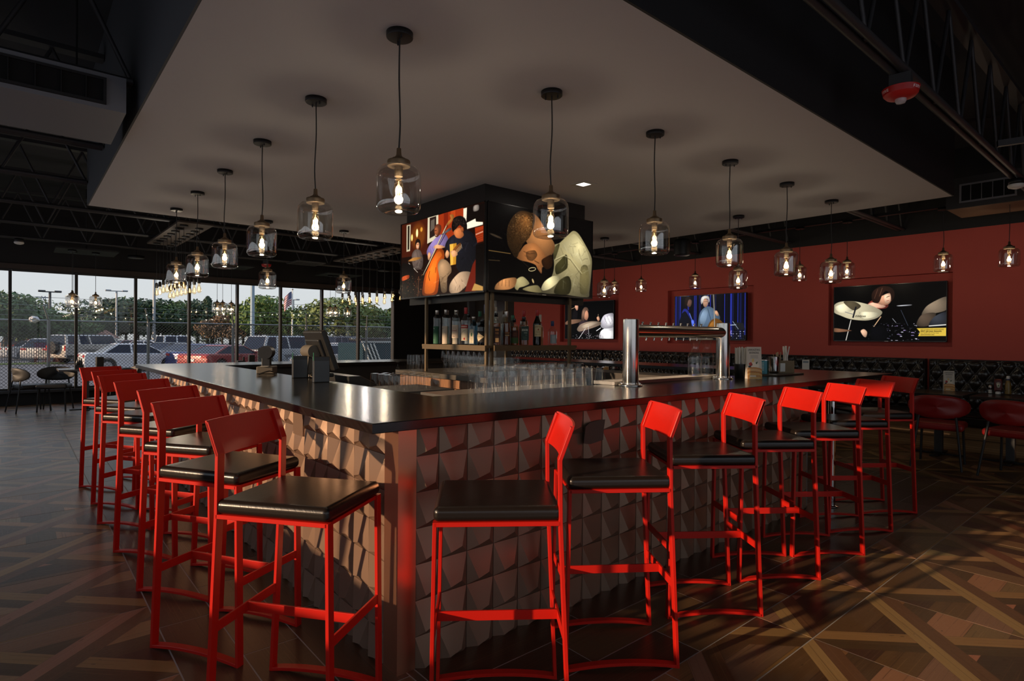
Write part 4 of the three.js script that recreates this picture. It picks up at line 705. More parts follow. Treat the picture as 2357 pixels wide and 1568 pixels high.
// ---------------------------------------------------------------- bottles on the shelf
const SHELF = 1.3085;
const bottleGlass = (r, g, b, rough = 0.04) => phy({ color: lin(r, g, b), roughness: rough, transmission: 1, thickness: 0, ior: 1.52 });
const GL = { clear: bottleGlass(0.90, 0.93, 0.93), green: bottleGlass(0.06, 0.14, 0.05), dark: bottleGlass(0.03, 0.035, 0.04), blue: bottleGlass(0.45, 0.72, 0.85), amber: bottleGlass(0.90, 0.90, 0.86) };
const LIQ = { whisky: std(lin(0.20, 0.055, 0.012), 0.25, 0), rum: std(lin(0.10, 0.022, 0.006), 0.25, 0), pale: phy({ color: lin(0.75, 0.68, 0.38), roughness: 0.05, transmission: 0.9, thickness: 0, ior: 1.33 }) };
function bottle(label, { r, h, sh, nr = 0.0145, glass, liq, liqH, cap, capH = 0.035, lab, square = 1, pos, turn = 0 }) {
  // r body radius, h full height, sh height of the shoulder
  const t = thing('liquor_bottle', label, 'bottle', pos, turn, 'liquor bottles on the back-bar shelf');
  const prof = [[0, 0.002], [r * 0.9, 0.0], [r, 0.008], [r, sh], [r * 0.86, sh + 0.014], [nr * 1.35, sh + (h - sh) * 0.38], [nr, sh + (h - sh) * 0.5], [nr, h - capH * 0.6]];
  const sq = (g) => { if (square === 1) return g; const p = g.attributes.position; for (let i = 0; i < p.count; i++) if (p.getY(i) < sh + 0.006) { const x = p.getX(i), z = p.getZ(i), m = Math.max(Math.abs(x), Math.abs(z)) || 1, l = Math.hypot(x, z), k = 1 + (l / m - 1) * 0.75; p.setX(i, x * k * 0.9); p.setZ(i, z * k * 0.9 * square); } g.computeVertexNormals(); return g; };
  mesh('glass', sq(lathe(prof, 20)), glass, t);
  if (liq) mesh('liquid', sq(lathe([[0, 0.006], [r * 0.93, 0.006], [r * 0.93, Math.min(liqH, sh)], ...(liqH > sh ? [[r * 0.80, sh + 0.012], [nr * 1.2, Math.min(liqH, sh + (h - sh) * 0.37)]] : []), [0, liqH]], 16)), liq, t);
  mesh('cap', lathe([[0, h], [nr * 1.05, h], [nr * 1.15, h - 0.004], [nr * 1.15, h - capH], [0, h - capH]], 14), cap, t);
  if (lab) {
    const w = lab.w ?? r * 2.1, g = new THREE.CylinderGeometry(r + 0.0012, r + 0.0012, lab.h, 16, 1, true, -w / r / 2, w / r);
    const q = mesh('label', square === 1 ? g.translate(0, lab.y + lab.h / 2, 0) : new THREE.PlaneGeometry(w * 0.85, lab.h).translate(0, lab.y + lab.h / 2, r * 0.9 * 1.0 * Math.max(square, 0.9) + 0.0035), std(lin(0.85, 0.85, 0.85), 0.7, 0, { map: lab.map, side: THREE.DoubleSide }), t);
  }
  return t;
}
{
  const lt = (bg, draw) => canvasTex(128, 160, (g, w, h) => { g.fillStyle = bg; g.fillRect(0, 0, w, h); draw && draw(g, w, h); });
  const txt = (g, s, x, y, font, col, mw) => { g.fillStyle = col; g.font = font; g.textAlign = 'center'; g.fillText(s, x, y, mw); };
  const lines = (g, y0, y1, col, w = 128) => { g.fillStyle = col; for (let y = y0; y < y1; y += 9) g.fillRect(w * 0.22 + (y % 4) * 3, y, w * 0.5, 2.4); };
  const tex = {
    greenL: lt('#1f5b43', (g) => { txt(g, 'P E N', 40, 26, 'bold 15px sans-serif', '#dfe8df', 60); lines(g, 120, 150, 'rgba(220,235,220,0.4)', 80); }),
    creamL: lt('#cfc1ae', (g) => { txt(g, 'P E N', 40, 26, 'bold 15px sans-serif', '#6a6058', 60); lines(g, 120, 150, 'rgba(90,80,70,0.5)', 80); }),
    scriptL: lt('#dccab6', (g) => { txt(g, 'Ketel', 64, 78, 'italic bold 30px serif', '#8e1c14', 110); lines(g, 20, 50, '#7a5a3a'); lines(g, 95, 120, '#9a8a76'); txt(g, 'One', 64, 145, 'bold 20px serif', '#40302a', 60); }),
    redL: lt('#e2d5ba', (g) => { g.fillStyle = '#b4161a'; g.fillRect(0, 0, 128, 34); g.fillStyle = '#f2e6cc'; for (let i = 0; i < 8; i++) g.fillRect(14 + i * 13, 10, 8, 14); g.strokeStyle = '#b09448'; g.lineWidth = 3; g.beginPath(); g.moveTo(30, 100); g.bezierCurveTo(60, 50, 90, 60, 104, 48); g.stroke(); g.fillStyle = '#b4161a'; g.beginPath(); g.arc(80, 140, 11, 0, 7); g.fill(); }),
    sapphireL: lt('#d8d0b4', (g) => { g.strokeStyle = '#2a5a8a'; g.lineWidth = 5; g.strokeRect(4, 4, 120, 152); g.fillStyle = '#4a7a58'; g.beginPath(); g.ellipse(64, 62, 22, 20, 0, 0, 7); g.fill(); txt(g, '♦', 64, 92, '20px serif', '#20304a', 40); lines(g, 100, 150, '#6a6a58'); }),
    diamondL: canvasTex(160, 160, (g, w, h) => { g.fillStyle = '#0b0c0e'; g.fillRect(0, 0, w, h); poly(g, '#d9c9a4', [6, 84], [54, 20], [152, 84], [54, 152]); txt(g, "HENDRICK'S", 76, 90, 'bold 17px serif', '#3a3226', 110); txt(g, 'GIN', 66, 112, '14px serif', '#3a3226', 60); txt(g, '♣', 62, 66, '22px serif', '#3a3226', 30); }),
    knobL: lt('#1e3a34', (g) => { txt(g, 'KNOB', 60, 56, 'bold 36px sans-serif', '#c9cfc4', 100); txt(g, 'CREEK', 74, 82, 'bold 18px sans-serif', '#a8b2a6', 80); txt(g, 'RYE', 84, 106, 'bold 13px sans-serif', '#8a988c', 40); lines(g, 120, 150, 'rgba(200,210,200,0.35)'); }),
    jamesonL: lt('#cfc096', (g) => { txt(g, 'JAMESON', 64, 32, 'bold 23px serif', '#3a3020', 116); g.fillStyle = '#8a3a22'; g.fillRect(54, 50, 20, 24); lines(g, 84, 118, '#6a5c3e'); txt(g, 'IRISH WHISKEY', 64, 138, 'bold 12px serif', '#463a26', 110); }),
    oakL: lt('#2a0f06', (g) => { txt(g, 'B', 34, 40, 'bold 30px serif', '#c98a4a', 110); g.fillRect(50, 20, 12, 20); g.fillRect(68, 20, 12, 20); g.fillRect(86, 20, 12, 20); txt(g, 'OAK', 64, 72, 'bold 30px serif', '#c98a4a', 90); lines(g, 84, 100, 'rgba(200,150,90,0.5)'); g.fillStyle = '#b8986a'; g.fillRect(30, 108, 68, 40); }),
    greenBandL: lt('#3a1206', (g) => { g.fillStyle = '#2a4a1e'; g.fillRect(0, 90, 128, 70); lines(g, 30, 70, 'rgba(190,120,60,0.5)'); }),
    whiteL: lt('#b9b8b2', (g) => { lines(g, 30, 140, '#6a6a6a'); }), silverL: lt('#8d99a0', (g) => { lines(g, 20, 150, 'rgba(240,244,246,0.6)'); }),
  };
  const CAP = { silver: M.steelSoft, black: M.blackGloss, red: std(lin(0.40, 0.02, 0.02), 0.4), blue: std(lin(0.02, 0.06, 0.25), 0.4), green: std(lin(0.02, 0.14, 0.07), 0.4), cream: std(lin(0.55, 0.5, 0.4), 0.5), navy: std(lin(0.02, 0.04, 0.12), 0.4) };
  const lp = (l, r = 3.235) => W(r, SHELF, l), fp = (r, l = 4.125) => W(r, SHELF, l), lt_ = -1.22, ft = -0.45;
  const slim = { r: 0.036, h: 0.345, sh: 0.262, glass: GL.clear, cap: CAP.silver, capH: 0.045, turn: lt_ };
  bottle('slim clear bottle with a plain green label at the end of the shelf', { ...slim, pos: lp(4.985), lab: { map: tex.greenL, h: 0.175, y: 0.006 } });
  bottle('slim clear bottle with green label standing behind the first green label', { ...slim, pos: lp(4.93, 3.32), lab: { map: tex.greenL, h: 0.175, y: 0.006 } });
  bottle('slim clear bottle with a plain cream label', { ...slim, pos: lp(4.825), lab: { map: tex.creamL, h: 0.175, y: 0.006 } });
  bottle('slim clear bottle with cream label standing behind the first cream label', { ...slim, pos: lp(4.775, 3.32), lab: { map: tex.creamL, h: 0.175, y: 0.006 } });
  bottle('broad clear bottle with a beige script label and silver cap', { r: 0.042, h: 0.335, sh: 0.225, glass: GL.clear, cap: CAP.silver, capH: 0.03, lab: { map: tex.scriptL, h: 0.125, y: 0.065 }, pos: lp(4.645), turn: lt_ });
  bottle('clear bottle half hidden behind the script label bottle', { r: 0.036, h: 0.30, sh: 0.2, glass: GL.clear, cap: CAP.black, lab: { map: tex.silverL, h: 0.06, y: 0.0 + 0.01 }, pos: lp(4.575, 3.33), turn: lt_ });
  bottle('clear bottle with red banded cream label and red cap', { r: 0.043, h: 0.355, sh: 0.23, glass: GL.clear, cap: CAP.red, capH: 0.06, lab: { map: tex.redL, h: 0.15, y: 0.04 }, pos: lp(4.49), turn: lt_ });
  bottle('clear bottle with green cap between the red label and the gin', { r: 0.034, h: 0.32, sh: 0.21, glass: GL.clear, cap: CAP.green, capH: 0.05, pos: lp(4.395, 3.33), turn: lt_ });
  bottle('pale blue square gin bottle with a framed label', { r: 0.04, h: 0.265, sh: 0.175, glass: GL.blue, cap: CAP.silver, capH: 0.03, lab: { map: tex.sapphireL, h: 0.14, y: 0.012, w: 0.06 }, pos: lp(4.365), turn: lt_, square: 0.8 });
  bottle('tall clear bottle with a long blue cap', { r: 0.037, h: 0.38, sh: 0.24, glass: GL.clear, cap: CAP.blue, capH: 0.085, pos: lp(4.32, 3.34), turn: lt_ });
  bottle('squat black gin bottle with a diamond label', { r: 0.047, h: 0.235, sh: 0.165, glass: GL.dark, liq: std(lin(0.006, 0.007, 0.008), 0.3), liqH: 0.16, cap: CAP.black, capH: 0.04, nr: 0.017, lab: { map: tex.diamondL, h: 0.10, y: 0.03, w: 0.09 }, pos: lp(4.23), turn: lt_ });
  bottle('tall clear bottle with a shiny foil neck by the corner post', { r: 0.036, h: 0.385, sh: 0.22, glass: GL.clear, cap: CAP.silver, capH: 0.08, pos: lp(4.215, 3.34), turn: lt_ });
  const w = LIQ.whisky, rm = LIQ.rum;
  bottle('amber whiskey bottle with a black and gold label by the corner post', { r: 0.041, h: 0.295, sh: 0.19, glass: GL.amber, liq: w, liqH: 0.2, cap: CAP.black, lab: { map: tex.oakL, h: 0.15, y: 0.02, w: 0.07 }, pos: fp(3.31), turn: ft, square: 0.8 });
  bottle('tall clear bottle with a cork stopper behind the amber one by the post', { r: 0.036, h: 0.355, sh: 0.22, glass: GL.clear, cap: CAP.cream, pos: fp(3.375, 4.22), turn: ft });
  bottle('dark brown whiskey bottle with a narrow red label', { r: 0.037, h: 0.315, sh: 0.2, glass: GL.amber, liq: rm, liqH: 0.21, cap: CAP.silver, capH: 0.055, lab: { map: tex.oakL, h: 0.04, y: 0.085 }, pos: fp(3.43), turn: ft });
  bottle('dark bottle with brown cap standing in the second row', { r: 0.034, h: 0.325, sh: 0.2, glass: GL.amber, liq: rm, liqH: 0.2, cap: std(lin(0.12, 0.07, 0.04), 0.5), pos: fp(3.485, 4.22), turn: ft });
  bottle('short whiskey bottle with a dark green band', { r: 0.042, h: 0.25, sh: 0.165, glass: GL.amber, liq: w, liqH: 0.175, cap: CAP.black, lab: { map: tex.greenBandL, h: 0.12, y: 0.02 }, pos: fp(3.525), turn: ft });
  bottle('whiskey bottle with white label and green neck in the second row', { r: 0.036, h: 0.285, sh: 0.18, glass: GL.amber, liq: rm, liqH: 0.18, cap: CAP.green, capH: 0.05, lab: { map: tex.whiteL, h: 0.08, y: 0.06 }, pos: fp(3.585, 4.215), turn: ft });
  bottle('square rye bottle with a dark green label lettered in pale capitals', { r: 0.047, h: 0.27, sh: 0.18, glass: GL.amber, liq: w, liqH: 0.19, cap: CAP.black, capH: 0.045, lab: { map: tex.knobL, h: 0.13, y: 0.05, w: 0.088 }, pos: fp(3.645), turn: ft, square: 0.8 });
  bottle('tall amber bottle with a dark red cap in the second row', { r: 0.038, h: 0.335, sh: 0.23, glass: GL.amber, liq: w, liqH: 0.24, cap: CAP.red, capH: 0.06, pos: fp(3.72, 4.21), turn: ft });
  bottle('dark green whiskey bottle with a cream label', { r: 0.040, h: 0.345, sh: 0.205, glass: GL.green, liq: std(lin(0.016, 0.022, 0.006), 0.3), liqH: 0.2, cap: CAP.red, capH: 0.06, lab: { map: tex.jamesonL, h: 0.11, y: 0.085, w: 0.075 }, pos: fp(3.815), turn: ft });
  bottle('pale yellow curvy bottle beside the dark green one', { r: 0.034, h: 0.30, sh: 0.17, glass: GL.clear, liq: LIQ.pale, liqH: 0.2, cap: CAP.cream, capH: 0.07, pos: fp(3.892, 4.17), turn: ft });
  bottle('small clear bottle with navy cap standing alone at the shelf end', { r: 0.044, h: 0.24, sh: 0.135, glass: GL.clear, cap: CAP.navy, capH: 0.05, lab: { map: tex.silverL, h: 0.085, y: 0.02, w: 0.07 }, pos: fp(4.02), turn: ft });
}
// ---------------------------------------------------------------- drinking glasses
{
  const pint = lathe([[0, 0.002], [0.0285, 0], [0.0305, 0.004], [0.0435, 0.146], [0.0428, 0.148]], 16);
  const tumbler = lathe([[0, 0.002], [0.0305, 0], [0.032, 0.004], [0.0375, 0.103], [0.0368, 0.105]], 16);
  const high = lathe([[0, 0.002], [0.0285, 0], [0.0305, 0.004], [0.034, 0.163], [0.0333, 0.165]], 16);
  const wine = lathe([[0, 0.003], [0.034, 0], [0.034, 0.003], [0.006, 0.008], [0.0035, 0.02], [0.0035, 0.085], [0.012, 0.095], [0.034, 0.12], [0.040, 0.15], [0.036, 0.195], [0.032, 0.215]], 14);
  const row = (name, geo, label, group, spots, y, flip, hgt, tilt) => spots.forEach(([R, L], i) => {
    const m = mesh(name, geo, M.drinkGlass); tag(m, label, 'glass', group); m.position.copy(W(R, flip ? y + hgt : y, L)); m.rotation.set(flip ? Math.PI : 0, rr(0, 6), 0);
    if (tilt) { m.rotation.set(0, 0, 0); m.rotation.z = Math.PI - tilt; m.position.x -= Math.sin(tilt) * hgt; }
  });
  const grid = (r0, r1, nr, l0, l1, nl, j = 0.006) => { const o = []; for (let a = 0; a < nr; a++) for (let b = 0; b < nl; b++) o.push([r0 + (r1 - r0) * (nr > 1 ? a / (nr - 1) : 0) + rr(-j, j), l0 + (l1 - l0) * (nl > 1 ? b / (nl - 1) : 0) + rr(-j, j)]); return o; };
  // rubber-matted ledge behind the bar front carries the upturned glasses
  const ledge = tag(mesh('glass_ledge', [spanL(1.95, 3.22, 1.012, 1.03, 2.66, 3.19), spanL(1.95, 3.22, 0.0, 1.012, 3.10, 3.16)], M.steelSoft), 'steel ledge behind the bar front holding upturned pint glasses', 'ledge');
  row('pint_glass', pint, 'clear pint glass upturned in the close rows behind the bar front', 'upturned glasses behind the bar front', grid(2.22, 3.12, 10, 2.72, 2.82, 2), 1.0305, true, 0.148);
  row('beer_glass', high, 'taller clear beer glass upturned in the rows behind the pint glasses', 'taller upturned glasses behind the pints', grid(2.30, 3.14, 10, 2.93, 3.11, 3), 1.0305, true, 0.165);
  row('leaning_glass', pint, 'clear pint glass leaning at the end of the row behind the bar front', 'leaning glasses at the row end', [[2.16, 2.72], [2.15, 2.83]], 1.0305, true, 0.148, 0);
  // on the back-bar counter, either side of the corner post
  row('highball_glass', high, 'clear highball glass in the rows under the bottle shelf on the trio side', 'glasses under the shelf on the trio side', grid(3.40, 3.64, 4, 4.2, 5.05, 11), ISL.y + 0.0005, true, 0.165);
  row('wine_glass', wine, 'small stemmed glass in the front row under the bottle shelf', 'stemmed glasses under the shelf', grid(3.25, 3.25, 1, 4.17, 4.85, 9, 0.003), ISL.y + 0.0005, false, 0.215);
  row('tumbler', tumbler, 'clear tumbler in the rows under the shelf on the pianist side', 'tumblers under the shelf on the pianist side', grid(3.36, 4.16, 11, 4.14, 4.26, 2, 0.004).concat([[3.36, 4.05], [3.45, 4.04]]), ISL.y + 0.0005, true, 0.105);
  row('cooler_glass', high, 'tall clear glass beside the shelf post nearest the windows', 'tall glasses beside the shelf end', [[3.16, 5.32], [3.17, 5.40], [3.24, 5.33], [3.25, 5.41], [3.18, 5.24], [3.33, 5.36]], ISL.y + 0.0005, true, 0.165);
  // on the washer
  row('rocks_glass', tumbler, 'clear tumbler drying upturned on top of the glass washer', 'glasses drying on the glass washer', grid(2.08, 2.36, 4, 3.66, 4.06, 5, 0.008), 0.9955, true, 0.105);
  for (const [r, l, s] of [[2.2, 3.93, 'two rows back'], [2.26, 3.80, 'at the front']]) { const m = mesh('stem_glass', wine, M.drinkGlass); m.position.copy(W(r, 0.9955 + 0.105 + 0.215 * 0.42, l)); m.rotation.x = Math.PI; m.scale.setScalar(0.42 * 1.0); tag(m, `short stemmed glass standing upturned on the drying tumblers, ${s}`, 'glass'); }
}
{ // glass washer, ice bin, cash drawer
  const t = thing('glass_washer', 'stainless undercounter glass washer with a small blue display', 'washer', V(0, 0, 0));
  mesh('body', spanL(1.98, 2.50, 0, 0.985, 3.58, 4.14), std(lin(0.20, 0.18, 0.15), 0.4, 0.6), t);
  mesh('top_tray', rbox(0.5, 0.01, 0.54, 0.004, 2.24, 0.99, -3.86), std(lin(0.06, 0.06, 0.06), 0.5), t);
  const pn = mesh('control_panel', rbox(0.22, 0.05, 0.008, 0.003, 2.34, 0.945, -3.575), M.blackGloss, t);
  mesh('display', new THREE.PlaneGeometry(0.06, 0.028).translate(2.36, 0.945, -3.5703), std(lin(0.01, 0.02, 0.03), 0.3, 0, { emissive: lin(0.05, 0.35, 0.6), emissiveIntensity: 0.6 }), pn);
  for (let i = 0; i < 2; i++) mesh('button', cyl(0.008, 0.008, 0.004, 0, 0, 0, 12).rotateX(Math.PI / 2).translate(2.265 + i * 0.035, 0.945, -3.569), M.steelSoft, pn);
  const b = thing('ice_bin', 'steel ice bin with a slanted dark lid beside the glass washer', 'bin', W(1.98, 0, 4.25));
  mesh('body', span(-0.02, 0.42, 0, 0.86, -0.62, 0), std(lin(0.13, 0.12, 0.105), 0.4, 0.5), b);
  mesh('lid', extrude([[-0.02, 0], [0.42, 0], [0.42, 0.03], [0.08, 0.20], [-0.02, 0.20]], 0.60, 0.004).translate(0, 0.866, -0.61), std(lin(0.03, 0.03, 0.03), 0.35, 0.2), b);
  const d = thing('cash_drawer', 'black cash drawer behind the register', 'drawer', W(1.81, 0, 4.02));
  mesh('cabinet', rbox(0.22, 0.98, 0.3, 0.008, 0.02, 0.49, 0), M.plasticBlack, d); mesh('drawer_front', box(0.19, 0.09, 0.006, 0.02, 0.92, 0.153), M.blackGloss, d);
  const sw = thing('sweet_packets', 'dish of red packets beside the register', 'dish', W(1.83, 0.981, 4.03)); mesh('dish', lathe([[0, 0.002], [0.055, 0], [0.07, 0.02], [0.066, 0.02], [0.05, 0.005], [0, 0.005]]), M.plasticBlack, sw); for (let i = 0; i < 10; i++) mesh('packet', box(0.05, 0.003, 0.035).rotateY(rr(0, 6)).translate(rr(-0.02, 0.02), 0.012 + i * 0.0033, rr(-0.02, 0.02)), std(lin(0.35, 0.02, 0.03), 0.5), sw);
}
// ---------------------------------------------------------------- things on the countertop
{
  // beer tower
  const t = thing('beer_tap_tower', 'polished steel bridge beer tower with a row of faucets', 'beer tower', W(3.103, CT, 2.44));
  const span_ = 1.157, col = (x) => { const c = mesh('column', lathe([[0, 0.012], [0.053, 0.012], [0.053, 0.36], [0.0525, 0.3605], [0.053, 0.361], [0.053, 0.438], [0.050, 0.442], [0, 0.442]], 36).translate(x, 0, 0), M.steel, t); mesh('flange', lathe([[0, 0], [0.078, 0], [0.08, 0.003], [0.078, 0.012], [0.058, 0.014], [0, 0.014]], 32).translate(x, 0, 0), M.chrome, c); for (let i = 0; i < 6; i++) mesh('bolt', cyl(0.006, 0.006, 0.008, x + Math.cos(i * 1.047 + 0.3) * 0.068, 0.016, Math.sin(i * 1.047 + 0.3) * 0.068, 8), M.chrome, c); };
  col(0); col(span_);
  mesh('bridge', cyl(0.043, 0.043, span_, 0, 0, 0, 32).rotateZ(Math.PI / 2).translate(span_ / 2, 0.365, 0), M.steel, t);
  for (let i = 0; i < 10; i++) { const x = 0.12 + i * 0.092, f = mesh('faucet', [rod(V(x, 0.368, -0.035), V(x, 0.368, -0.085), 0.010, 10), rod(V(x, 0.372, -0.075), V(x, 0.322, -0.10), 0.008, 10), rod(V(x, 0.322, -0.10), V(x - 0.004, 0.30, -0.103), 0.0065, 10)], M.chrome, t); mesh('tap_stem', [rod(V(x, 0.37, -0.072), V(x, 0.418, -0.066), 0.0055, 8), cyl(0.009, 0.007, 0.012, x, 0.424, -0.065, 10)], M.chrome, f); }
  const tr = thing('drip_tray', 'steel drip tray with slotted grate behind the beer tower', 'drip tray', W(3.02, CT, 2.60));
  mesh('pan', [rbox(1.36, 0.024, 0.012, 0.002, 0.68, 0.012, 0.085), rbox(1.36, 0.024, 0.012, 0.002, 0.68, 0.012, -0.085), rbox(0.012, 0.024, 0.16, 0.002, 0.006, 0.012, 0), rbox(0.012, 0.024, 0.16, 0.002, 1.354, 0.012, 0), box(1.34, 0.004, 0.16, 0.68, 0.003, 0)], M.steelSoft, tr);
  for (let i = 0; i < 56; i++) mesh('grate_slat', box(0.012, 0.003, 0.158, 0.03 + i * 0.0236, 0.0215, 0), M.steelSoft, tr);
  // carafes
  const prof = [[0, 0.004], [0.052, 0], [0.056, 0.008], [0.057, 0.14], [0.052, 0.165], [0.03, 0.2], [0.0265, 0.215], [0.03, 0.24], [0.046, 0.285]];
  [[4.12, 2.60, 'nearest the tap column with the bolted flange'], [4.205, 2.655, 'in the middle of the three, a little behind'], [4.29, 2.60, 'closest to the second tower column']].forEach(([R, L, w]) => {
    const c = thing('glass_carafe', `clear glass water carafe with white lid, ${w}`, 'carafe', W(R, CT + 0.0235, L), 0, 'carafes on the drip tray');
    mesh('glass', lathe(prof, 24), M.drinkGlass, c); mesh('water', lathe([[0, 0.008], [0.051, 0.008], [0.053, 0.13], [0, 0.13]], 20), phy({ color: lin(0.93, 0.95, 0.96), roughness: 0.02, transmission: 1, thickness: 0, ior: 1.33 }), c); mesh('lid', lathe([[0, 0.285], [0.048, 0.283], [0.049, 0.291], [0.046, 0.295], [0, 0.296]], 24), M.white, c);
  });
  // straws in a black holder
  const s = thing('straw_holder', 'black six-sided holder full of white paper-wrapped straws', 'straw holder', W(4.472, CT, 2.40));
  mesh('cup', lathe([[0, 0.003], [0.055, 0], [0.06, 0.115], [0.056, 0.115], [0.05, 0.006], [0, 0.006]], 6), M.plasticBlack, s);
  for (let i = 0; i < 34; i++) { const a = rr(0, 6.28), r = Math.sqrt(rnd()) * 0.042, x = Math.cos(a) * r, z = Math.sin(a) * r, k = i === 33 ? 2.2 : 1.18; mesh('straw', rod(V(x, 0.008, z), V(x * k + rr(-0.006, 0.006) + (i === 33 ? 0.03 : 0), rr(0.235, 0.255), z * k + rr(-0.006, 0.006)), 0.0042, 6), M.paper, s); }
  // standing menu
  const menuTex = canvasTex(256, 512, (g, w, h) => {
    g.fillStyle = '#cfc8bb'; g.fillRect(0, 0, w, h); g.strokeStyle = '#3a3632'; g.fillStyle = '#3a3632'; g.textAlign = 'center'; g.font = 'bold 44px sans-serif'; g.fillText('(AM)AZING', w / 2, 62, 214); g.fillText('MORNING', w / 2, 110, 170); g.fillStyle = '#8a857c'; for (let i = 0; i < 5; i++) g.fillRect(58 + (i % 2) * 8, 134 + i * 11, 140 - (i % 2) * 16, 4);
    poly(g, '#e0c070', [95, 185], [125, 195], [110, 300], [80, 290]); softBlob(g, 120, 300, 110, 70, 0, 'rgba(240,232,214,0.95)'); blob(g, '#b5403a', [[30, 270], [70, 245], [95, 285], [60, 310]]); blob(g, '#2e3a48', [[20, 310], [50, 300], [75, 335], [40, 350]]); blob(g, '#3f5a3a', [[150, 255], [185, 235], [170, 275]]); for (let i = 0; i < 5; i++) { g.strokeStyle = ['#c98a4a', '#e0b070', '#b87a3a', '#d8a860', '#c08a50'][i]; g.lineWidth = 26; g.beginPath(); g.ellipse(128, 372 + i * 30, 130, 34, 0.05, 0, 7); g.stroke(); } g.fillStyle = 'rgba(235,225,205,0.85)'; g.fillRect(40, 452, 110, 30);
  });
  const menuMat = std(lin(0.95, 0.95, 0.95), 0.6, 0, { map: menuTex });
  const menu = (pos, turn, label, k = 1) => { const m = thing('table_menu', label, 'menu card', pos, turn); const w = 0.115 * k, h = 0.255 * k; for (const q of [-1, 1]) { const p = mesh('leaf', new THREE.BoxGeometry(w, h, 0.002), [M.paper, M.paper, M.paper, M.paper, menuMat, M.paper], m); p.rotation.order = 'YXZ'; p.rotation.set(-0.10, q > 0 ? 0 : Math.PI, 0); p.position.set(0, h / 2 * Math.cos(0.1) + 0.0005, q * (0.0012 + h / 2 * Math.sin(0.1))); } return m; };
  menu(W(4.47, CT, 2.295), -0.72, 'white folded menu reading AMAZING MORNING on the countertop beside the straws');
  menu(W(8.86, 0.7605, 2.02), -1.05, 'white folded menu standing on the booth table behind the near red chair', 0.98);
  menu(W(8.6, 0.7605, 7.35), -1.0, 'small white folded menu on a far booth table, seen beside the tap column', 0.9);
  // dark tray with caddy, cup and can
  const tray = tag(mesh('serving_mat', rbox(0.52, 0.014, 0.26, 0.004).rotateY(0).translate(5.16, CT + 0.0075, -2.44), std(lin(0.035, 0.025, 0.018), 0.5)), 'thin dark serving mat on the countertop past the beer tower', 'mat');
  const ty = CT + 0.015;
  const canTex = canvasTex(128, 128, (g, w, h) => { g.fillStyle = '#3f8fa4'; g.fillRect(0, 0, w, h); g.fillStyle = '#1f4a40'; g.fillRect(70, 0, 58, h); g.fillStyle = '#c9b54a'; for (let i = 0; i < 22; i++) g.fillRect(72 + rr(0, 50), rr(0, 120), 5, 4); g.fillStyle = '#d8e6e8'; for (let i = 0; i < 6; i++) g.fillRect(10, 20 + i * 14, 44, 4); });
  const can = thing('seasoning_can', 'small blue and green seasoning can on the serving mat', 'can', W(4.985, ty, 2.46), 2.4); mesh('can_body', cyl(0.034, 0.034, 0.115, 0, 0.0575, 0, 24), std(lin(0.9, 0.9, 0.9), 0.4, 0, { map: canTex }), can); mesh('lid', cyl(0.033, 0.034, 0.008, 0, 0.119, 0, 24), M.steelSoft, can);
  const cup = thing('metal_mug', 'shiny metal mug with handle on the serving mat', 'mug', W(5.145, ty, 2.455), -1.2); mesh('cup', lathe([[0, 0.003], [0.036, 0], [0.040, 0.02], [0.047, 0.145], [0.049, 0.148], [0.045, 0.145], [0.036, 0.006], [0, 0.006]], 28), M.chrome, cup); mesh('handle', tube([V(-0.043, 0.11, 0), V(-0.075, 0.10, 0), V(-0.078, 0.05, 0), V(-0.041, 0.035, 0)], 0.006, 14, 8), M.chrome, cup);
  const cd = thing('napkin_caddy', 'tan wooden caddy with stir sticks and straws on the serving mat', 'caddy', W(5.315, ty, 2.45), -0.5);
  const tan = std(lin(0.22, 0.155, 0.085), 0.6);
  mesh('box', [box(0.15, 0.11, 0.006, 0, 0.055, 0.05), box(0.15, 0.11, 0.006, 0, 0.055, -0.05), box(0.006, 0.11, 0.1, 0.072, 0.055, 0), box(0.006, 0.11, 0.1, -0.072, 0.055, 0), box(0.006, 0.10, 0.1, -0.01, 0.052, 0), box(0.15, 0.006, 0.1, 0, 0.003, 0)], tan, cd);
  mesh('label_card', box(0.05, 0.075, 0.002, -0.045, 0.05, 0.0545), M.paper, cd);
  for (let i = 0; i < 12; i++) mesh('straw', rod(V(0.025 + rr(-0.018, 0.018), 0.008, rr(-0.025, 0.025)), V(0.03 + rr(-0.03, 0.03), rr(0.225, 0.245), rr(-0.035, 0.035)), 0.005, 6), M.paper, cd);
  for (let i = 0; i < 9; i++) mesh('stir_stick', bar(V(-0.045 + rr(-0.012, 0.012), 0.008, rr(-0.02, 0.02)), V(-0.06 + rr(-0.025, 0.02), rr(0.17, 0.19), rr(-0.03, 0.03)), 0.008, 0.002), std(lin(0.45, 0.33, 0.2), 0.7), cd);
  const pep = thing('pepper_mill', 'dark pepper mill standing behind the caddy on the serving mat', 'mill', W(5.385, ty, 2.53)); mesh('mill', lathe([[0, 0], [0.024, 0], [0.02, 0.03], [0.023, 0.08], [0.018, 0.09], [0.021, 0.105], [0, 0.118]]), M.blackGloss, pep);
  // register: two card holders, printer, touch screen
  const holder = (R, L, k, label) => { const c = thing('check_holder', label, 'check holder', W(R, CT, L), -0.15, 'upright black holders by the register'); mesh('case', rbox(0.105, 0.165 * k, 0.05, 0.004, 0, 0.0825 * k, 0), M.plasticBlack, c); mesh('front_plate', box(0.098, 0.13 * k, 0.002, 0, 0.072 * k, 0.0265), std(lin(0.03, 0.035, 0.042), 0.3), c); mesh('edge_strip', box(0.003, 0.05 * k, 0.012, -0.0535, 0.165 * k, 0.018), std(lin(0.02, 0.16, 0.07), 0.4), c); };
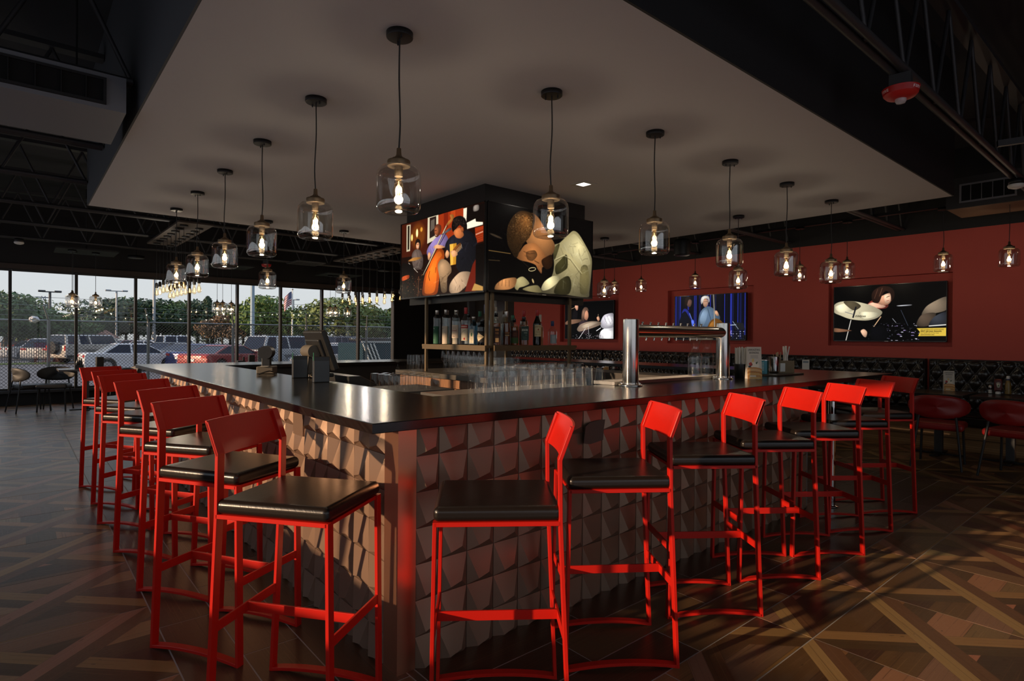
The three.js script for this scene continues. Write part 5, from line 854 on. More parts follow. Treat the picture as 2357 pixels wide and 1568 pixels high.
  holder(1.615, 4.36, 1, 'black upright check holder with green edge, nearer the printer'); holder(1.575, 3.86, 1.06, 'black upright check holder with green edge, nearer the glass washer');
  const pr = thing('receipt_printer', 'dark receipt printer at the back of the register', 'printer', W(1.60, CT, 5.06), -0.5); mesh('base', rbox(0.13, 0.06, 0.19, 0.008, 0, 0.03, 0), M.plasticGrey, pr); mesh('neck', rbox(0.07, 0.12, 0.06, 0.008, -0.01, 0.11, -0.03), M.plasticBlack, pr); mesh('head', cyl(0.055, 0.055, 0.14, 0, 0, 0, 20).rotateX(Math.PI / 2).translate(0, 0.175, 0.01), M.plasticBlack, pr); mesh('slip', box(0.06, 0.001, 0.05, 0.0, 0.062, 0.09), M.paper, pr);
  mesh('cable', tube([V(0.02, 0.02, 0.09), V(0.09, 0.012, 0.16), V(0.06, 0.03, 0.24), V(0.0, 0.01, 0.3)], 0.006, 20, 6), M.plasticGrey, pr);
  const ps = thing('register_screen', 'black touch-screen register seen from behind on a brown stand', 'register', W(1.765, CT, 4.42), 0);
  mesh('foot', rbox(0.20, 0.03, 0.22, 0.01, 0, 0.015, 0), M.plasticBlack, ps);
  mesh('stand', [extrude([[-0.055, 0], [0.045, 0], [0.03, 0.13], [-0.04, 0.13]], 0.10, 0.006).translate(-0.03, 0.03, -0.05)], M.plasticGrey, ps);
  mesh('hinge', cyl(0.05, 0.05, 0.16, 0, 0, 0, 24).rotateX(Math.PI / 2).translate(-0.045, 0.195, 0), M.plasticGrey, ps);
  const mon = mesh('monitor', rbox(0.045, 0.32, 0.37, 0.012, 0, 0, 0), M.plasticBlack, ps); mon.position.set(0.035, 0.205, 0); mon.rotation.z = 0.36;
  mesh('screen', new THREE.PlaneGeometry(0.33, 0.26).rotateY(Math.PI / 2).translate(0.0232, 0.01, 0), M.blackGloss, mon); mesh('back_cover', rbox(0.03, 0.22, 0.26, 0.01, -0.03, -0.01, 0), M.plasticBlack, mon); mesh('cable', tube([V(0.0, 0.05, 0.06), V(-0.09, 0.02, 0.12), V(-0.10, 0.012, 0.2), V(-0.05, 0.008, 0.28)], 0.005, 16, 6), M.plasticGrey, ps);
}
// ---------------------------------------------------------------- booth along the red wall
{
  const tex = canvasTex(512, 128, (g, w, h) => { g.fillStyle = '#a07c52'; g.fillRect(0, 0, w, h); for (let i = 0; i < 220; i++) { g.strokeStyle = rnd() < 0.5 ? 'rgba(70,44,20,0.22)' : 'rgba(225,190,140,0.2)'; g.lineWidth = rr(0.5, 2); const y = rr(0, h); g.beginPath(); g.moveTo(0, y); g.bezierCurveTo(w * 0.3, y + rr(-5, 5), w * 0.7, y + rr(-5, 5), w, y + rr(-3, 3)); g.stroke(); } });
  const oak = std(lin(0.75, 0.7, 0.66), 0.5, 0, { map: tex });
  // five benches end to end, each with a wooden plinth, a seat and a deep-buttoned back
  const segs = [[-3.9, -1.2], [-1.15, 2.42], [2.47, 5.35], [5.40, 8.30], [8.35, 11.38]];
  const names = ['behind the viewer', 'behind the two near red chairs', 'below the woman drummer screen', 'below the screen with the saxophonist', 'below the white drum screen'];
  const pit = 0.17, rowH = 0.12;
  segs.forEach(([l0, l1], si) => {
    const b = thing('booth_bench', `black deep-buttoned leather booth bench on a wooden plinth, ${names[si]}`, 'bench', V(0, 0, 0), 0, 'booth benches along the red wall');
    for (let k = 0; k < 2; k++) mesh('plinth_board', spanL(9.06 + k * 0.002, 9.09, 0.002 + k * 0.155, 0.150 + k * 0.155, l0, l1), oak, b);
    mesh('seat_base', spanL(9.09, 9.73, 0, 0.31, l0, l1), M.blackPaint, b);
    { const g = new RoundedBoxGeometry(0.55, 0.14, l1 - l0, 4, 0.035); mesh('seat_cushion', g.translate(9.28, 0.381, -(l0 + l1) / 2), M.leather, b); }
    // back: a height field of diamond tufts
    const H0 = 0.45, H1 = 1.13, nz = Math.round((l1 - l0) / 0.0142), ny = 48, pos = [], idx = [], uv = [];
    const depth = (l, y) => {
      const a = (l - l0) / pit, c = (y - H0 - 0.02) / rowH, u = a + c / 2, v = a - c / 2, p = Math.abs(Math.sin(Math.PI * u) * Math.sin(Math.PI * v));
      const e = Math.min(1, Math.min(y - H0, H1 - y) / 0.05, Math.min(l - l0, l1 - l) / 0.04);
      return 0.052 * Math.pow(p, 0.42) * Math.sqrt(Math.max(0, Math.min(1, e))) + 0.03;
    };
    for (let j = 0; j <= ny; j++) for (let i = 0; i <= nz; i++) { const l = l0 + (l1 - l0) * i / nz, y = H0 + (H1 - H0) * j / ny; pos.push(9.668 - depth(l, y), y, -l); uv.push(l, y); }
    const id = (i, j) => j * (nz + 1) + i;
    for (let j = 0; j < ny; j++) for (let i = 0; i < nz; i++) idx.push(id(i, j), id(i, j + 1), id(i + 1, j), id(i + 1, j), id(i, j + 1), id(i + 1, j + 1));
    const g = new THREE.BufferGeometry(); g.setAttribute('position', new THREE.Float32BufferAttribute(pos, 3)); g.setAttribute('uv', new THREE.Float32BufferAttribute(uv, 2)); g.setIndex(idx); g.computeVertexNormals();
    mesh('tufted_back', g, std(lin(0.017, 0.013, 0.011), 0.22, 0, { bumpMap: leatherBump, bumpScale: 0.0005 }), b);
    mesh('back_panel', spanL(9.63, 9.745, H0 - 0.14, H1 + 0.005, l0, l1), M.blackPaint, b);
    const btn = []; if (si < 4) for (let r = 0; r < 6; r++) for (let k = 0; k < (l1 - l0) / pit + 1; k++) { const l = l0 + (k + ((r & 1) ? 0.5 : 0)) * pit, y = H0 + 0.02 + r * rowH; if (l > l0 + 0.05 && l < l1 - 0.05 && y > H0 + 0.03 && y < H1 - 0.03) btn.push([l, y]); }
    const bg = new THREE.SphereGeometry(0.0095, 8, 6).scale(0.5, 1, 1);
    for (const [l, y] of btn) { const m = mesh('button', bg, M.blackGloss, b); m.position.set(9.668 - 0.036, y, -l); }
    if (!btn.length) { /* the far benches show no single buttons */ }
  });
}
// ---------------------------------------------------------------- tables and chairs
function makeChair(mat, label, group) {
  const t = thing('dining_chair', label, 'chair', V(0, 0, 0), 0, group);
  { const g = new RoundedBoxGeometry(0.46, 0.075, 0.45, 5, 0.03); const p = g.attributes.position; for (let i = 0; i < p.count; i++) if (p.getY(i) > 0) p.setY(i, p.getY(i) + 0.012 * (1 - (p.getX(i) / 0.23) ** 2)); g.computeVertexNormals(); mesh('seat', g.translate(0, 0.445, 0.01), mat, t); }
  { // oval wrapped back pad
    const nu = 28, nv = 12, pos = [], idx = [], uv = [];
    for (let j = 0; j <= nv; j++) for (let i = 0; i <= nu; i++) {
      const a = i / nu * Math.PI * 2, ph = (j / nv - 0.5) * Math.PI, k = Math.cos(ph) ** 0.35, ex = Math.sign(Math.cos(a)) * Math.abs(Math.cos(a)) ** 0.82, ey = Math.sign(Math.sin(a)) * Math.abs(Math.sin(a)) ** 0.9;
      const x = 0.285 * k * ex, y = 0.665 + 0.128 * k * ey, bend = 0.13 * (x / 0.285) ** 2; pos.push(x, y, -0.235 + bend + 0.024 * Math.sin(ph) - 0.10 * (y - 0.55)); uv.push(x * 2, y * 2);
    }
    for (let j = 0; j < nv; j++) for (let i = 0; i < nu; i++) { const A = j * (nu + 1) + i, B = A + nu + 1; idx.push(A, A + 1, B, A + 1, B + 1, B); }
    const g = new THREE.BufferGeometry(); g.setAttribute('position', new THREE.Float32BufferAttribute(pos, 3)); g.setAttribute('uv', new THREE.Float32BufferAttribute(uv, 2)); g.setIndex(idx); g.computeVertexNormals(); mesh('backrest', g, mat, t);
  }
  const lm = M.blackMetal;
  for (const s of [-1, 1]) {
    mesh('leg', rod(V(s * 0.19, 0.41, 0.19), V(s * 0.205, 0, 0.215), 0.013, 10), lm, t);
    mesh('leg', [rod(V(s * 0.225, 0, -0.30), V(s * 0.165, 0.56, -0.215), 0.012, 10)], lm, t);
    mesh('side_rail', rod(V(s * 0.19, 0.405, 0.20), V(s * 0.181, 0.41, -0.237), 0.010, 8), lm, t);
  }
  return t;
}
function makeTable(R, L, w, d, label, group, col = lin(0.02, 0.017, 0.015)) {
  const t = thing('dining_table', label, 'table', W(R, 0, L), 0, group);
  mesh('top', rbox(w, 0.035, d, 0.005, 0, 0.742, 0), std(col, 0.25), t); mesh('column', rbox(0.08, 0.70, 0.08, 0.004, 0, 0.373, 0), std(lin(0.05, 0.052, 0.056), 0.45, 0.3), t);
  mesh('column_collar', box(0.13, 0.012, 0.13, 0, 0.026, 0), M.blackMetal, t); mesh('foot', rbox(0.5, 0.018, 0.07, 0.004, 0, 0.009, 0), M.blackMetal, t); mesh('foot', rbox(0.07, 0.0175, 0.5, 0.004, 0, 0.009, 0), M.blackMetal, t);
  return t;
}
{
  const red = makeChair(M.redLeather, 'round-backed red leather chair at the booth table with the folded menu', 'red chairs at the booth tables');
  red.position.copy(W(7.86, 0, 1.87)); red.rotation.y = Math.PI / 2 + 0.12;
  const more = [[7.80, 1.20, 0.16, 'round-backed red leather chair with a patch of evening sun at the picture edge'], [7.55, 5.15, 0.0, 'far red chair whose back shows under the beer tower'], [7.5, 5.85, 0.1, 'far red chair with its back turned, just left of the first tap column'], [7.5, 6.62, -0.1, 'far red chair half hidden by the upturned glasses'], [7.6, 3.6, 0.05, 'red chair hidden behind the counter end below the wall screen']];
  more.forEach(([R, L, a, label]) => copy(red, label, W(R, 0, L), Math.PI / 2 + a));
  makeTable(8.62, 1.38, 0.72, 0.62, 'dark booth table with ketchup and mustard on it', 'booth tables'); makeTable(8.62, 2.06, 0.72, 0.62, 'dark booth table with a white folded menu, beside the ketchup table', 'booth tables');
  makeTable(8.5, 3.5, 0.7, 0.64, 'dark booth table behind the counter end', 'booth tables'); makeTable(8.45, 5.5, 0.7, 0.7, 'dark booth table seen through the beer tower', 'booth tables'); makeTable(8.45, 7.2, 0.7, 0.7, 'dark booth table near the white drum screen', 'booth tables');
  // condiments
  const cd = thing('condiment_caddy', 'black wire condiment rack on the booth table', 'caddy', W(8.80, 0.7605, 1.52), 0.3);
  mesh('wire', [tube([V(-0.09, 0.05, 0.05), V(0.09, 0.05, 0.05), V(0.09, 0.05, -0.05), V(-0.09, 0.05, -0.05), V(-0.09, 0.05, 0.05)], 0.003, 40, 6), tube([V(-0.09, 0.004, 0.05), V(0.09, 0.004, 0.05), V(0.09, 0.004, -0.05), V(-0.09, 0.004, -0.05), V(-0.09, 0.004, 0.05)], 0.003, 40, 6), rod(V(0, 0.004, -0.05), V(0, 0.2, -0.05), 0.003, 6), tube([V(0, 0.2, -0.05), V(0.02, 0.225, -0.05), V(0, 0.245, -0.05), V(-0.02, 0.225, -0.05), V(0, 0.2, -0.05)], 0.003, 20, 6)], M.blackMetal, cd);
  const kt = canvasTex(128, 128, (g, w, h) => { g.fillStyle = '#5a0c08'; g.fillRect(0, 0, w, h); blob(g, '#d8d2bc', [[24, 20], [104, 20], [98, 70], [84, 110], [44, 110], [30, 70]]); g.fillStyle = '#6a1a10'; g.font = 'bold 18px sans-serif'; g.textAlign = 'center'; g.fillText('HEINZ', 64, 46, 58); g.fillStyle = '#5a7a4a'; g.beginPath(); g.arc(64, 72, 14, 0, 7); g.fill(); });
  const k = thing('ketchup_bottle', 'red ketchup bottle with a pale crest label in the condiment rack', 'bottle', W(8.775, 0.7655, 1.525), -1.3); mesh('bottle_body', new RoundedBoxGeometry(0.075, 0.15, 0.045, 4, 0.02).translate(0, 0.1, 0), std(lin(0.10, 0.008, 0.005), 0.25), k); mesh('label', new THREE.PlaneGeometry(0.06, 0.085).translate(0, 0.105, 0.0236), std(lin(0.9, 0.9, 0.9), 0.5, 0, { map: kt }), k); mesh('cap', cyl(0.022, 0.026, 0.03, 0, 0.014, 0, 18), M.white, k);
  const mu = thing('mustard_bottle', 'tan mustard bottle with white cap in the condiment rack', 'bottle', W(8.80, 0.7655, 1.44)); mesh('bottle_body', lathe([[0, 0.0], [0.028, 0], [0.030, 0.01], [0.029, 0.12], [0.018, 0.15], [0.015, 0.17], [0, 0.17]]), std(lin(0.24, 0.15, 0.035), 0.35), mu); mesh('neck_band', cyl(0.0165, 0.0165, 0.02, 0, 0.172, 0, 16), std(lin(0.02, 0.03, 0.10), 0.4), mu); mesh('cap', cyl(0.014, 0.016, 0.03, 0, 0.197, 0, 16), M.white, mu);
  const sa = thing('salt_shaker', 'small glass salt shaker with steel lid in the condiment rack', 'shaker', W(8.79, 0.7655, 1.60)); mesh('glass', lathe([[0, 0], [0.02, 0], [0.021, 0.06], [0.015, 0.075]]), M.drinkGlass, sa); mesh('salt', cyl(0.017, 0.018, 0.04, 0, 0.023, 0, 12), M.white, sa); mesh('lid', lathe([[0.017, 0.07], [0.018, 0.085], [0.008, 0.098], [0, 0.098]]), M.steelSoft, sa);
  const tb = thing('table_sign', 'small white card box on the booth table behind the counter end', 'card', W(8.55, 0.7605, 3.62), -1.2); mesh('card', rbox(0.09, 0.34, 0.03, 0.003, 0, 0.17, 0), M.paper, tb); mesh('print', new THREE.PlaneGeometry(0.07, 0.03).translate(0, 0.31, 0.0155), std(lin(0.3, 0.35, 0.38), 0.6), tb);
  const c2 = thing('far_condiments', 'dark condiment holder on the far booth table beside the white menu', 'caddy', W(8.5, 0.7605, 7.05)); mesh('holder', rbox(0.14, 0.06, 0.1, 0.006, 0, 0.03, 0), M.plasticBlack, c2); mesh('bottle', cyl(0.025, 0.028, 0.17, 0.03, 0.09, 0, 12), std(lin(0.12, 0.01, 0.01), 0.3), c2); mesh('bottle', cyl(0.02, 0.022, 0.15, -0.035, 0.08, 0, 12), M.white, c2);
  // by the windows
  const blk = makeChair(M.chairBlack, 'black round-backed chair seen edge-on at the window table', 'black chairs at the window tables'); blk.position.copy(W(0.20, 0, 13.55)); blk.rotation.y = 1.9;
  [[0.52, 13.42, -2.9, 'black round-backed chair with its back towards the bar at the window table'], [1.62, 13.55, -1.7, 'black round-backed chair on the far side of the window table, behind the stools'], [1.35, 12.55, -0.6, 'black chair half hidden behind the farthest red stool'], [4.3, 13.3, -2.6, 'black chair at the second window table behind the bar'], [7.0, 12.9, -2.4, 'black chair at the third window table behind the register']].forEach(([R, L, a, label]) => copy(blk, label, W(R, 0, L), a));
  const grey = lin(0.10, 0.10, 0.105);
  makeTable(0.98, 13.30, 0.85, 0.75, 'window table with a dark menu stand, past the farthest stools', 'window tables', grey); makeTable(3.6, 13.75, 0.8, 0.75, 'window table behind the far counter', 'window tables', grey); makeTable(6.0, 13.75, 0.8, 0.75, 'window table behind the register screen', 'window tables', grey);
  const st = thing('menu_stand', 'upright black menu holder on the window table', 'menu holder', W(1.17, 0.7605, 13.2), 0.4); mesh('holder', rbox(0.12, 0.21, 0.05, 0.004, 0, 0.105, 0), M.plasticBlack, st); mesh('print', new THREE.PlaneGeometry(0.1, 0.16).translate(0, 0.11, 0.0258), std(lin(0.012, 0.012, 0.013), 0.4), st);
  const cs = thing('condiment_rack', 'dark rack of sauce bottles on the window table', 'caddy', W(0.86, 0.7605, 13.15)); mesh('holder', rbox(0.13, 0.07, 0.1, 0.005, 0, 0.035, 0), M.blackMetal, cs); for (const [x, z, h, m] of [[-0.03, 0.02, 0.16, M.blackGloss], [0.03, 0.02, 0.18, M.plasticBlack], [0.0, -0.025, 0.2, M.blackGloss]]) mesh('sauce_bottle', lathe([[0, 0], [0.022, 0], [0.022, h * 0.6], [0.01, h * 0.8], [0.009, h], [0, h]], 12).translate(x, 0.01, z), m, cs);
  const cs2 = thing('condiment_rack', 'wire condiment rack on the second window table, before the red car', 'caddy', W(3.75, 0.7605, 13.6)); mesh('wire', [tube([V(0, 0.16, 0), V(0.025, 0.19, 0), V(0, 0.215, 0), V(-0.025, 0.19, 0), V(0, 0.16, 0)], 0.005, 20, 6), rod(V(0, 0, 0), V(0, 0.16, 0), 0.004, 6)], M.blackMetal, cs2); mesh('holder', rbox(0.16, 0.08, 0.1, 0.005, 0, 0.04, 0), M.blackMetal, cs2); mesh('sauce_bottle', cyl(0.022, 0.025, 0.13, 0.05, 0.1, 0, 12), M.blackGloss, cs2);
  const ms2 = thing('menu_stand', 'black menu box on the second window table beside the wire rack', 'menu holder', W(3.98, 0.7605, 13.65)); mesh('holder', rbox(0.12, 0.2, 0.1, 0.004, 0, 0.10, 0), M.plasticBlack, ms2); mesh('print', new THREE.PlaneGeometry(0.1, 0.15).translate(0, 0.1, 0.051), std(lin(0.015, 0.015, 0.016), 0.4), ms2);
}
// ---------------------------------------------------------------- outdoors: car park, fence, cars, trees
const GY = -0.5;
const at = (px) => { const u = (px - 1178.5) / 1343.08; return (0.6468 + 0.7626 * u) / (0.7626 - 0.6468 * u); };   // plan direction R/L of a bearing
{
  const asphalt = std(lin(0.10, 0.104, 0.112), 0.9, 0, { bumpMap: plasterBump, bumpScale: 0.004 });
  const gp = spanL(-60, 130, GY - 0.1, GY, LN + 0.25, 160); { const p = gp.attributes.position, uv = gp.attributes.uv; for (let i = 0; i < p.count; i++) uv.setXY(i, p.getX(i) * 0.7, p.getZ(i) * 0.7); }
  struct(mesh('ground', gp, asphalt), 'grey asphalt of the car park beyond the windows', 'ground');
  struct(mesh('ground_side_bounce', [spanL(-130, RW - 0.25, GY - 0.1, GY - 0.001, -60, LN + 0.2), spanL(RW - 0.25, 60, GY - 0.1, GY - 0.001, -60, LS - 0.25)], std(lin(0.55, 0.56, 0.57), 0.9)), 'unseen paving outside the side windows, made pale to bounce light indoors', 'ground');  // out of view; paleness added to throw neutral light up onto the soffit
  const grassMat = std(lin(0.07, 0.10, 0.03), 0.95, 0, { bumpMap: leatherBump, bumpScale: 0.02 });
  struct(mesh('verge', [spanL(-20, 40, GY, GY + 0.02, LN + 0.3, 24.5)], grassMat), 'grass verge below the windows', 'ground');
  struct(mesh('far_lawn', [spanL(8, 90, GY, GY + 0.05, 66, 76), spanL(-30, 2.4, GY, GY + 0.05, 47.5, 49.5)], std(lin(0.13, 0.17, 0.045), 0.95)), 'strip of lawn at the far side of the car park', 'lawn');
  // blades along the verge edge
  const blade = new THREE.ConeGeometry(0.012, 0.16, 3).translate(0, 0.08, 0), gi = new THREE.InstancedMesh(blade, std(lin(0.10, 0.14, 0.04), 0.9), 2600), m4 = new THREE.Matrix4(), q = new THREE.Quaternion();
  for (let i = 0; i < 2600; i++) { q.setFromEuler(new THREE.Euler(rr(-0.3, 0.3), rr(0, 6), rr(-0.3, 0.3))); m4.compose(W(rr(-3, 14), GY + 0.02, rr(21.5, 24.4)), q, V(1, rr(0.6, 1.3), 1)); gi.setMatrixAt(i, m4); }
  gi.name = 'verge_grass'; gi.userData = { kind: 'stuff', label: 'tufts of grass along the verge', category: 'grass' }; scene.add(gi);
}
{ // chain-link fence with barbed wire
  const t = thing('chain_link_fence', 'chain-link fence with barbed wire between the windows and the car park', 'fence', V(0, 0, 0));
  const galv = std(lin(0.26, 0.27, 0.27), 0.5, 0.6), L = 17.2, top = 1.70, bot = GY + 0.06, R0 = -4.5, R1 = 13.5;
  for (const R of [-3.45, -1.45, 0.555, 2.53, 4.53, 6.56, 8.5, 10.5, 12.5]) { const p = mesh('fence_post', [rod(W(R, GY, L), W(R, top + 0.02, L), 0.035, 10)], galv, t); mesh('arm', rod(W(R, top, L), W(R - 0.10, top + 0.34, L - 0.25), 0.018, 8), galv, p); }
  mesh('top_rail', rod(W(R0, top, L), W(R1, top, L), 0.020, 8), galv, t);
  const w = [], pitch = 0.062, H = top - bot, run = H * 1.0;
  for (let x = R0 - run; x < R1; x += pitch * 1.25) for (const s of [0, 1]) { const a = s ? x : x + run, b = s ? x + run : x; const c0 = Math.min(Math.max(a, R0), R1), c1 = Math.min(Math.max(b, R0), R1); if (Math.abs(c1 - c0) < 0.02) continue; const y = (v) => bot + H * (v - a) / (b - a); w.push(bar(W(c0, y(c0), L + 0.04), W(c1, y(c1), L + 0.04), 0.008, 0.008)); }
  mesh('chain_link_mesh', w, std(lin(0.13, 0.135, 0.14), 0.5, 0.4), t).userData.kind = 'stuff';
  for (let k = 1; k <= 3; k++) mesh('barbed_wire', rod(W(R0 - 0.033 * k, top + 0.113 * k, L - 0.083 * k), W(R1, top + 0.113 * k, L - 0.083 * k), 0.004, 5), galv, t);
}
// ---- cars
function makeCar(kind, paint, opt = {}) {
  // along +x the front; origin at the ground below the middle
  const K = {
    sedan: { L: 4.8, w: 1.82, belt: 0.93, roof: 1.45, hood: 0.90, trunk: 0.98, cab: [-1.75, -1.0, 0.35, 1.25], wheel: 0.33, wb: [-1.42, 1.38], gc: 0.20 },
    coupe: { L: 4.7, w: 1.86, belt: 0.96, roof: 1.42, hood: 0.93, trunk: 1.02, cab: [-1.95, -0.9, 0.25, 1.2], wheel: 0.35, wb: [-1.42, 1.40], gc: 0.20 },
    suv: { L: 5.1, w: 2.0, belt: 1.20, roof: 1.90, hood: 1.15, trunk: 1.20, cab: [-2.5, -2.15, 0.65, 1.2], wheel: 0.39, wb: [-1.5, 1.6], gc: 0.32 },
    boxy: { L: 4.7, w: 1.98, belt: 1.28, roof: 1.88, hood: 1.22, trunk: 1.28, cab: [-2.3, -2.2, 0.75, 1.05], wheel: 0.42, wb: [-1.35, 1.5], gc: 0.36 },
    wagon: { L: 4.7, w: 1.85, belt: 1.05, roof: 1.62, hood: 1.0, trunk: 1.05, cab: [-2.3, -1.75, 0.4, 1.3], wheel: 0.34, wb: [-1.4, 1.42], gc: 0.24 },
    pickup: { L: 5.7, w: 2.0, belt: 1.22, roof: 1.88, hood: 1.18, trunk: 1.25, cab: [-0.85, -0.7, 0.95, 1.55], wheel: 0.40, wb: [-1.85, 1.85], gc: 0.34 },
  }[kind];
  const t = thing('parked_car', '', 'car', V(0, 0, 0), 0, 'parked cars'), hl = K.L / 2, dark = M.carGlass, trim = M.plasticBlack;
  const s = new THREE.Shape(), wr = K.wheel + 0.07, y0 = K.gc;
  s.moveTo(-hl + 0.06, y0 + 0.05); s.lineTo(-hl, y0 + 0.3); s.lineTo(-hl + 0.03, K.trunk - 0.14); s.quadraticCurveTo(-hl + 0.05, K.trunk, -hl + 0.22, K.trunk);
  s.lineTo(K.cab[0] + 0.1, Math.max(K.trunk, K.belt)); s.lineTo(K.cab[3], K.belt); s.quadraticCurveTo(hl - 0.6, K.hood + 0.02, hl - 0.16, K.hood - 0.14); s.quadraticCurveTo(hl, K.hood - 0.22, hl, K.hood - 0.40); s.lineTo(hl - 0.04, y0 + 0.05);
  for (const x of [...K.wb].reverse()) { s.lineTo(x + wr, y0); s.absarc(x, K.wheel, wr, Math.asin((y0 - K.wheel) / wr), Math.PI - Math.asin((y0 - K.wheel) / wr), false); s.lineTo(x - wr, y0); }
  s.closePath();
  const bev = 0.07, bg = new THREE.ExtrudeGeometry(s, { depth: K.w - 2 * bev, bevelEnabled: true, bevelSize: bev * 0.6, bevelOffset: -bev * 0.6, bevelThickness: bev, bevelSegments: 3, curveSegments: 10 }).translate(0, 0, -K.w / 2 + bev);
  mesh('body', toCreasedNormals(bg, 0.6), paint, t);
  // greenhouse: dark glass block tapering inward, painted roof and pillars
  const [a, b, c, d] = K.cab, cw = K.w / 2 - 0.10, rw = K.w / 2 - 0.26, yb = K.belt - 0.02, yr = K.roof - 0.05;
  const hull = (p) => { const g = new THREE.BufferGeometry(), v = p.flat(), f = [0, 1, 2, 0, 2, 3, 4, 6, 5, 4, 7, 6, 0, 4, 5, 0, 5, 1, 1, 5, 6, 1, 6, 2, 2, 6, 7, 2, 7, 3, 3, 7, 4, 3, 4, 0]; g.setAttribute('position', new THREE.Float32BufferAttribute(v, 3)); g.setIndex(f); const n = g.toNonIndexed(); n.computeVertexNormals(); n.setAttribute('uv', new THREE.Float32BufferAttribute(new Array(n.attributes.position.count * 2).fill(0), 2)); return n; };
  const quadBox = (x0, x1, y_0, hw0, X0, X1, y_1, hw1) => hull([[x0, y_0, -hw0], [x1, y_0, -hw0], [x1, y_0, hw0], [x0, y_0, hw0], [X0, y_1, -hw1], [X1, y_1, -hw1], [X1, y_1, hw1], [X0, y_1, hw1]]);
  mesh('windows', quadBox(a, d, yb, cw, b, c, yr, rw), dark, t);
  const rf = quadBox(b - 0.04, c + 0.05, yr - 0.005, rw + 0.015, b + 0.10, c - 0.12, K.roof, rw - 0.10); mesh('roof', rf, paint, t);
  const lerp = (p, q, k) => p + (q - p) * k;
  const pil = (xb, xt, wd) => { for (const z of [-1, 1]) mesh('pillar', hull([[xb - wd, yb, z * (cw + 0.012) - 0.02], [xb + wd, yb, z * (cw + 0.012) - 0.02], [xb + wd, yb, z * (cw + 0.012) + 0.02], [xb - wd, yb, z * (cw + 0.012) + 0.02], [xt - wd, yr, z * (rw + 0.012) - 0.02], [xt + wd, yr, z * (rw + 0.012) - 0.02], [xt + wd, yr, z * (rw + 0.012) + 0.02], [xt - wd, yr, z * (rw + 0.012) + 0.02]]), paint, t); };
  pil(a + 0.08, b + 0.04, 0.075); pil(d - 0.05, c, 0.04);
  if (kind === 'pickup') pil(0.2, 0.2, 0.05); else { pil(lerp(a, d, 0.47), lerp(b, c, 0.47), 0.045); if (K.belt > 1) pil(lerp(a, d, 0.25), lerp(b, c, 0.24), kind === 'wagon' ? 0.05 : 0.08); }
  for (const x of K.wb) for (const z of [-1, 1]) { const wz = z * (K.w / 2 - 0.13), wl = mesh('wheel', cyl(K.wheel, K.wheel, 0.22, 0, 0, 0, 24).rotateX(Math.PI / 2).translate(x, K.wheel, wz), M.tyre, t); mesh('hub', [cyl(K.wheel * 0.64, K.wheel * 0.64, 0.015, 0, 0, 0, 18).rotateX(Math.PI / 2).translate(x, K.wheel, wz + z * 0.112)], M.alloy, wl); }
  for (const z of [-1, 1]) { mesh('taillight', rbox(0.06, K.belt > 1.1 ? 0.34 : 0.13, K.belt > 1.1 ? 0.14 : 0.36, 0.02, -hl + 0.035, K.trunk - (K.belt > 1.1 ? 0.26 : 0.16), z * (K.w / 2 - (K.belt > 1.1 ? 0.10 : 0.22))), M.tail, t); mesh('headlight', rbox(0.16, 0.13, 0.34, 0.03, hl - 0.12, K.hood - 0.26, z * (K.w / 2 - 0.22)), M.headlight, t); mesh('mirror', rbox(0.12, 0.12, 0.2, 0.04, d - 0.28, K.belt + 0.07, z * (K.w / 2 + 0.02)), opt.trim ? trim : paint, t); mesh('door_handle', box(0.16, 0.025, 0.02, lerp(a, d, 0.52), K.belt - 0.13, z * (K.w / 2 + 0.002)), trim, t); }
  mesh('bumper', [rbox(0.14, 0.2, K.w - 0.1, 0.03, -hl + 0.05, y0 + 0.2, 0), rbox(0.14, 0.18, K.w - 0.1, 0.03, hl - 0.05, y0 + 0.2, 0)], opt.bumper || paint, t);
  mesh('plate', box(0.01, 0.13, 0.3, -hl - 0.008, K.trunk - 0.32, 0), M.white, t);
  if (kind === 'boxy') { mesh('spare_wheel', [cyl(0.4, 0.4, 0.22, 0, 0, 0, 24).rotateZ(Math.PI / 2).translate(-hl - 0.14, 1.05, 0.05)], M.tyre, t); mesh('side_trim', [box(4.5, 0.16, 0.04, 0, 0.5, 0.98), box(4.5, 0.16, 0.04, 0, 0.5, -0.98)], trim, t); }
  if (kind === 'suv' || kind === 'boxy') mesh('roof_rack', [rod(V(-1.9, K.roof + 0.06, 0.55), V(0.4, K.roof + 0.06, 0.55), 0.02, 6), rod(V(-1.9, K.roof + 0.06, -0.55), V(0.4, K.roof + 0.06, -0.55), 0.02, 6), ...[-1.8, 0.3].flatMap((x) => [box(0.06, 0.08, 0.04, x, K.roof + 0.01, 0.55), box(0.06, 0.08, 0.04, x, K.roof + 0.01, -0.55)])], trim, t);
  if (kind === 'pickup') mesh('bed', [box(1.85, 0.02, 1.6, -1.85, K.trunk + 0.004, 0)], trim, t);
  return t;
}
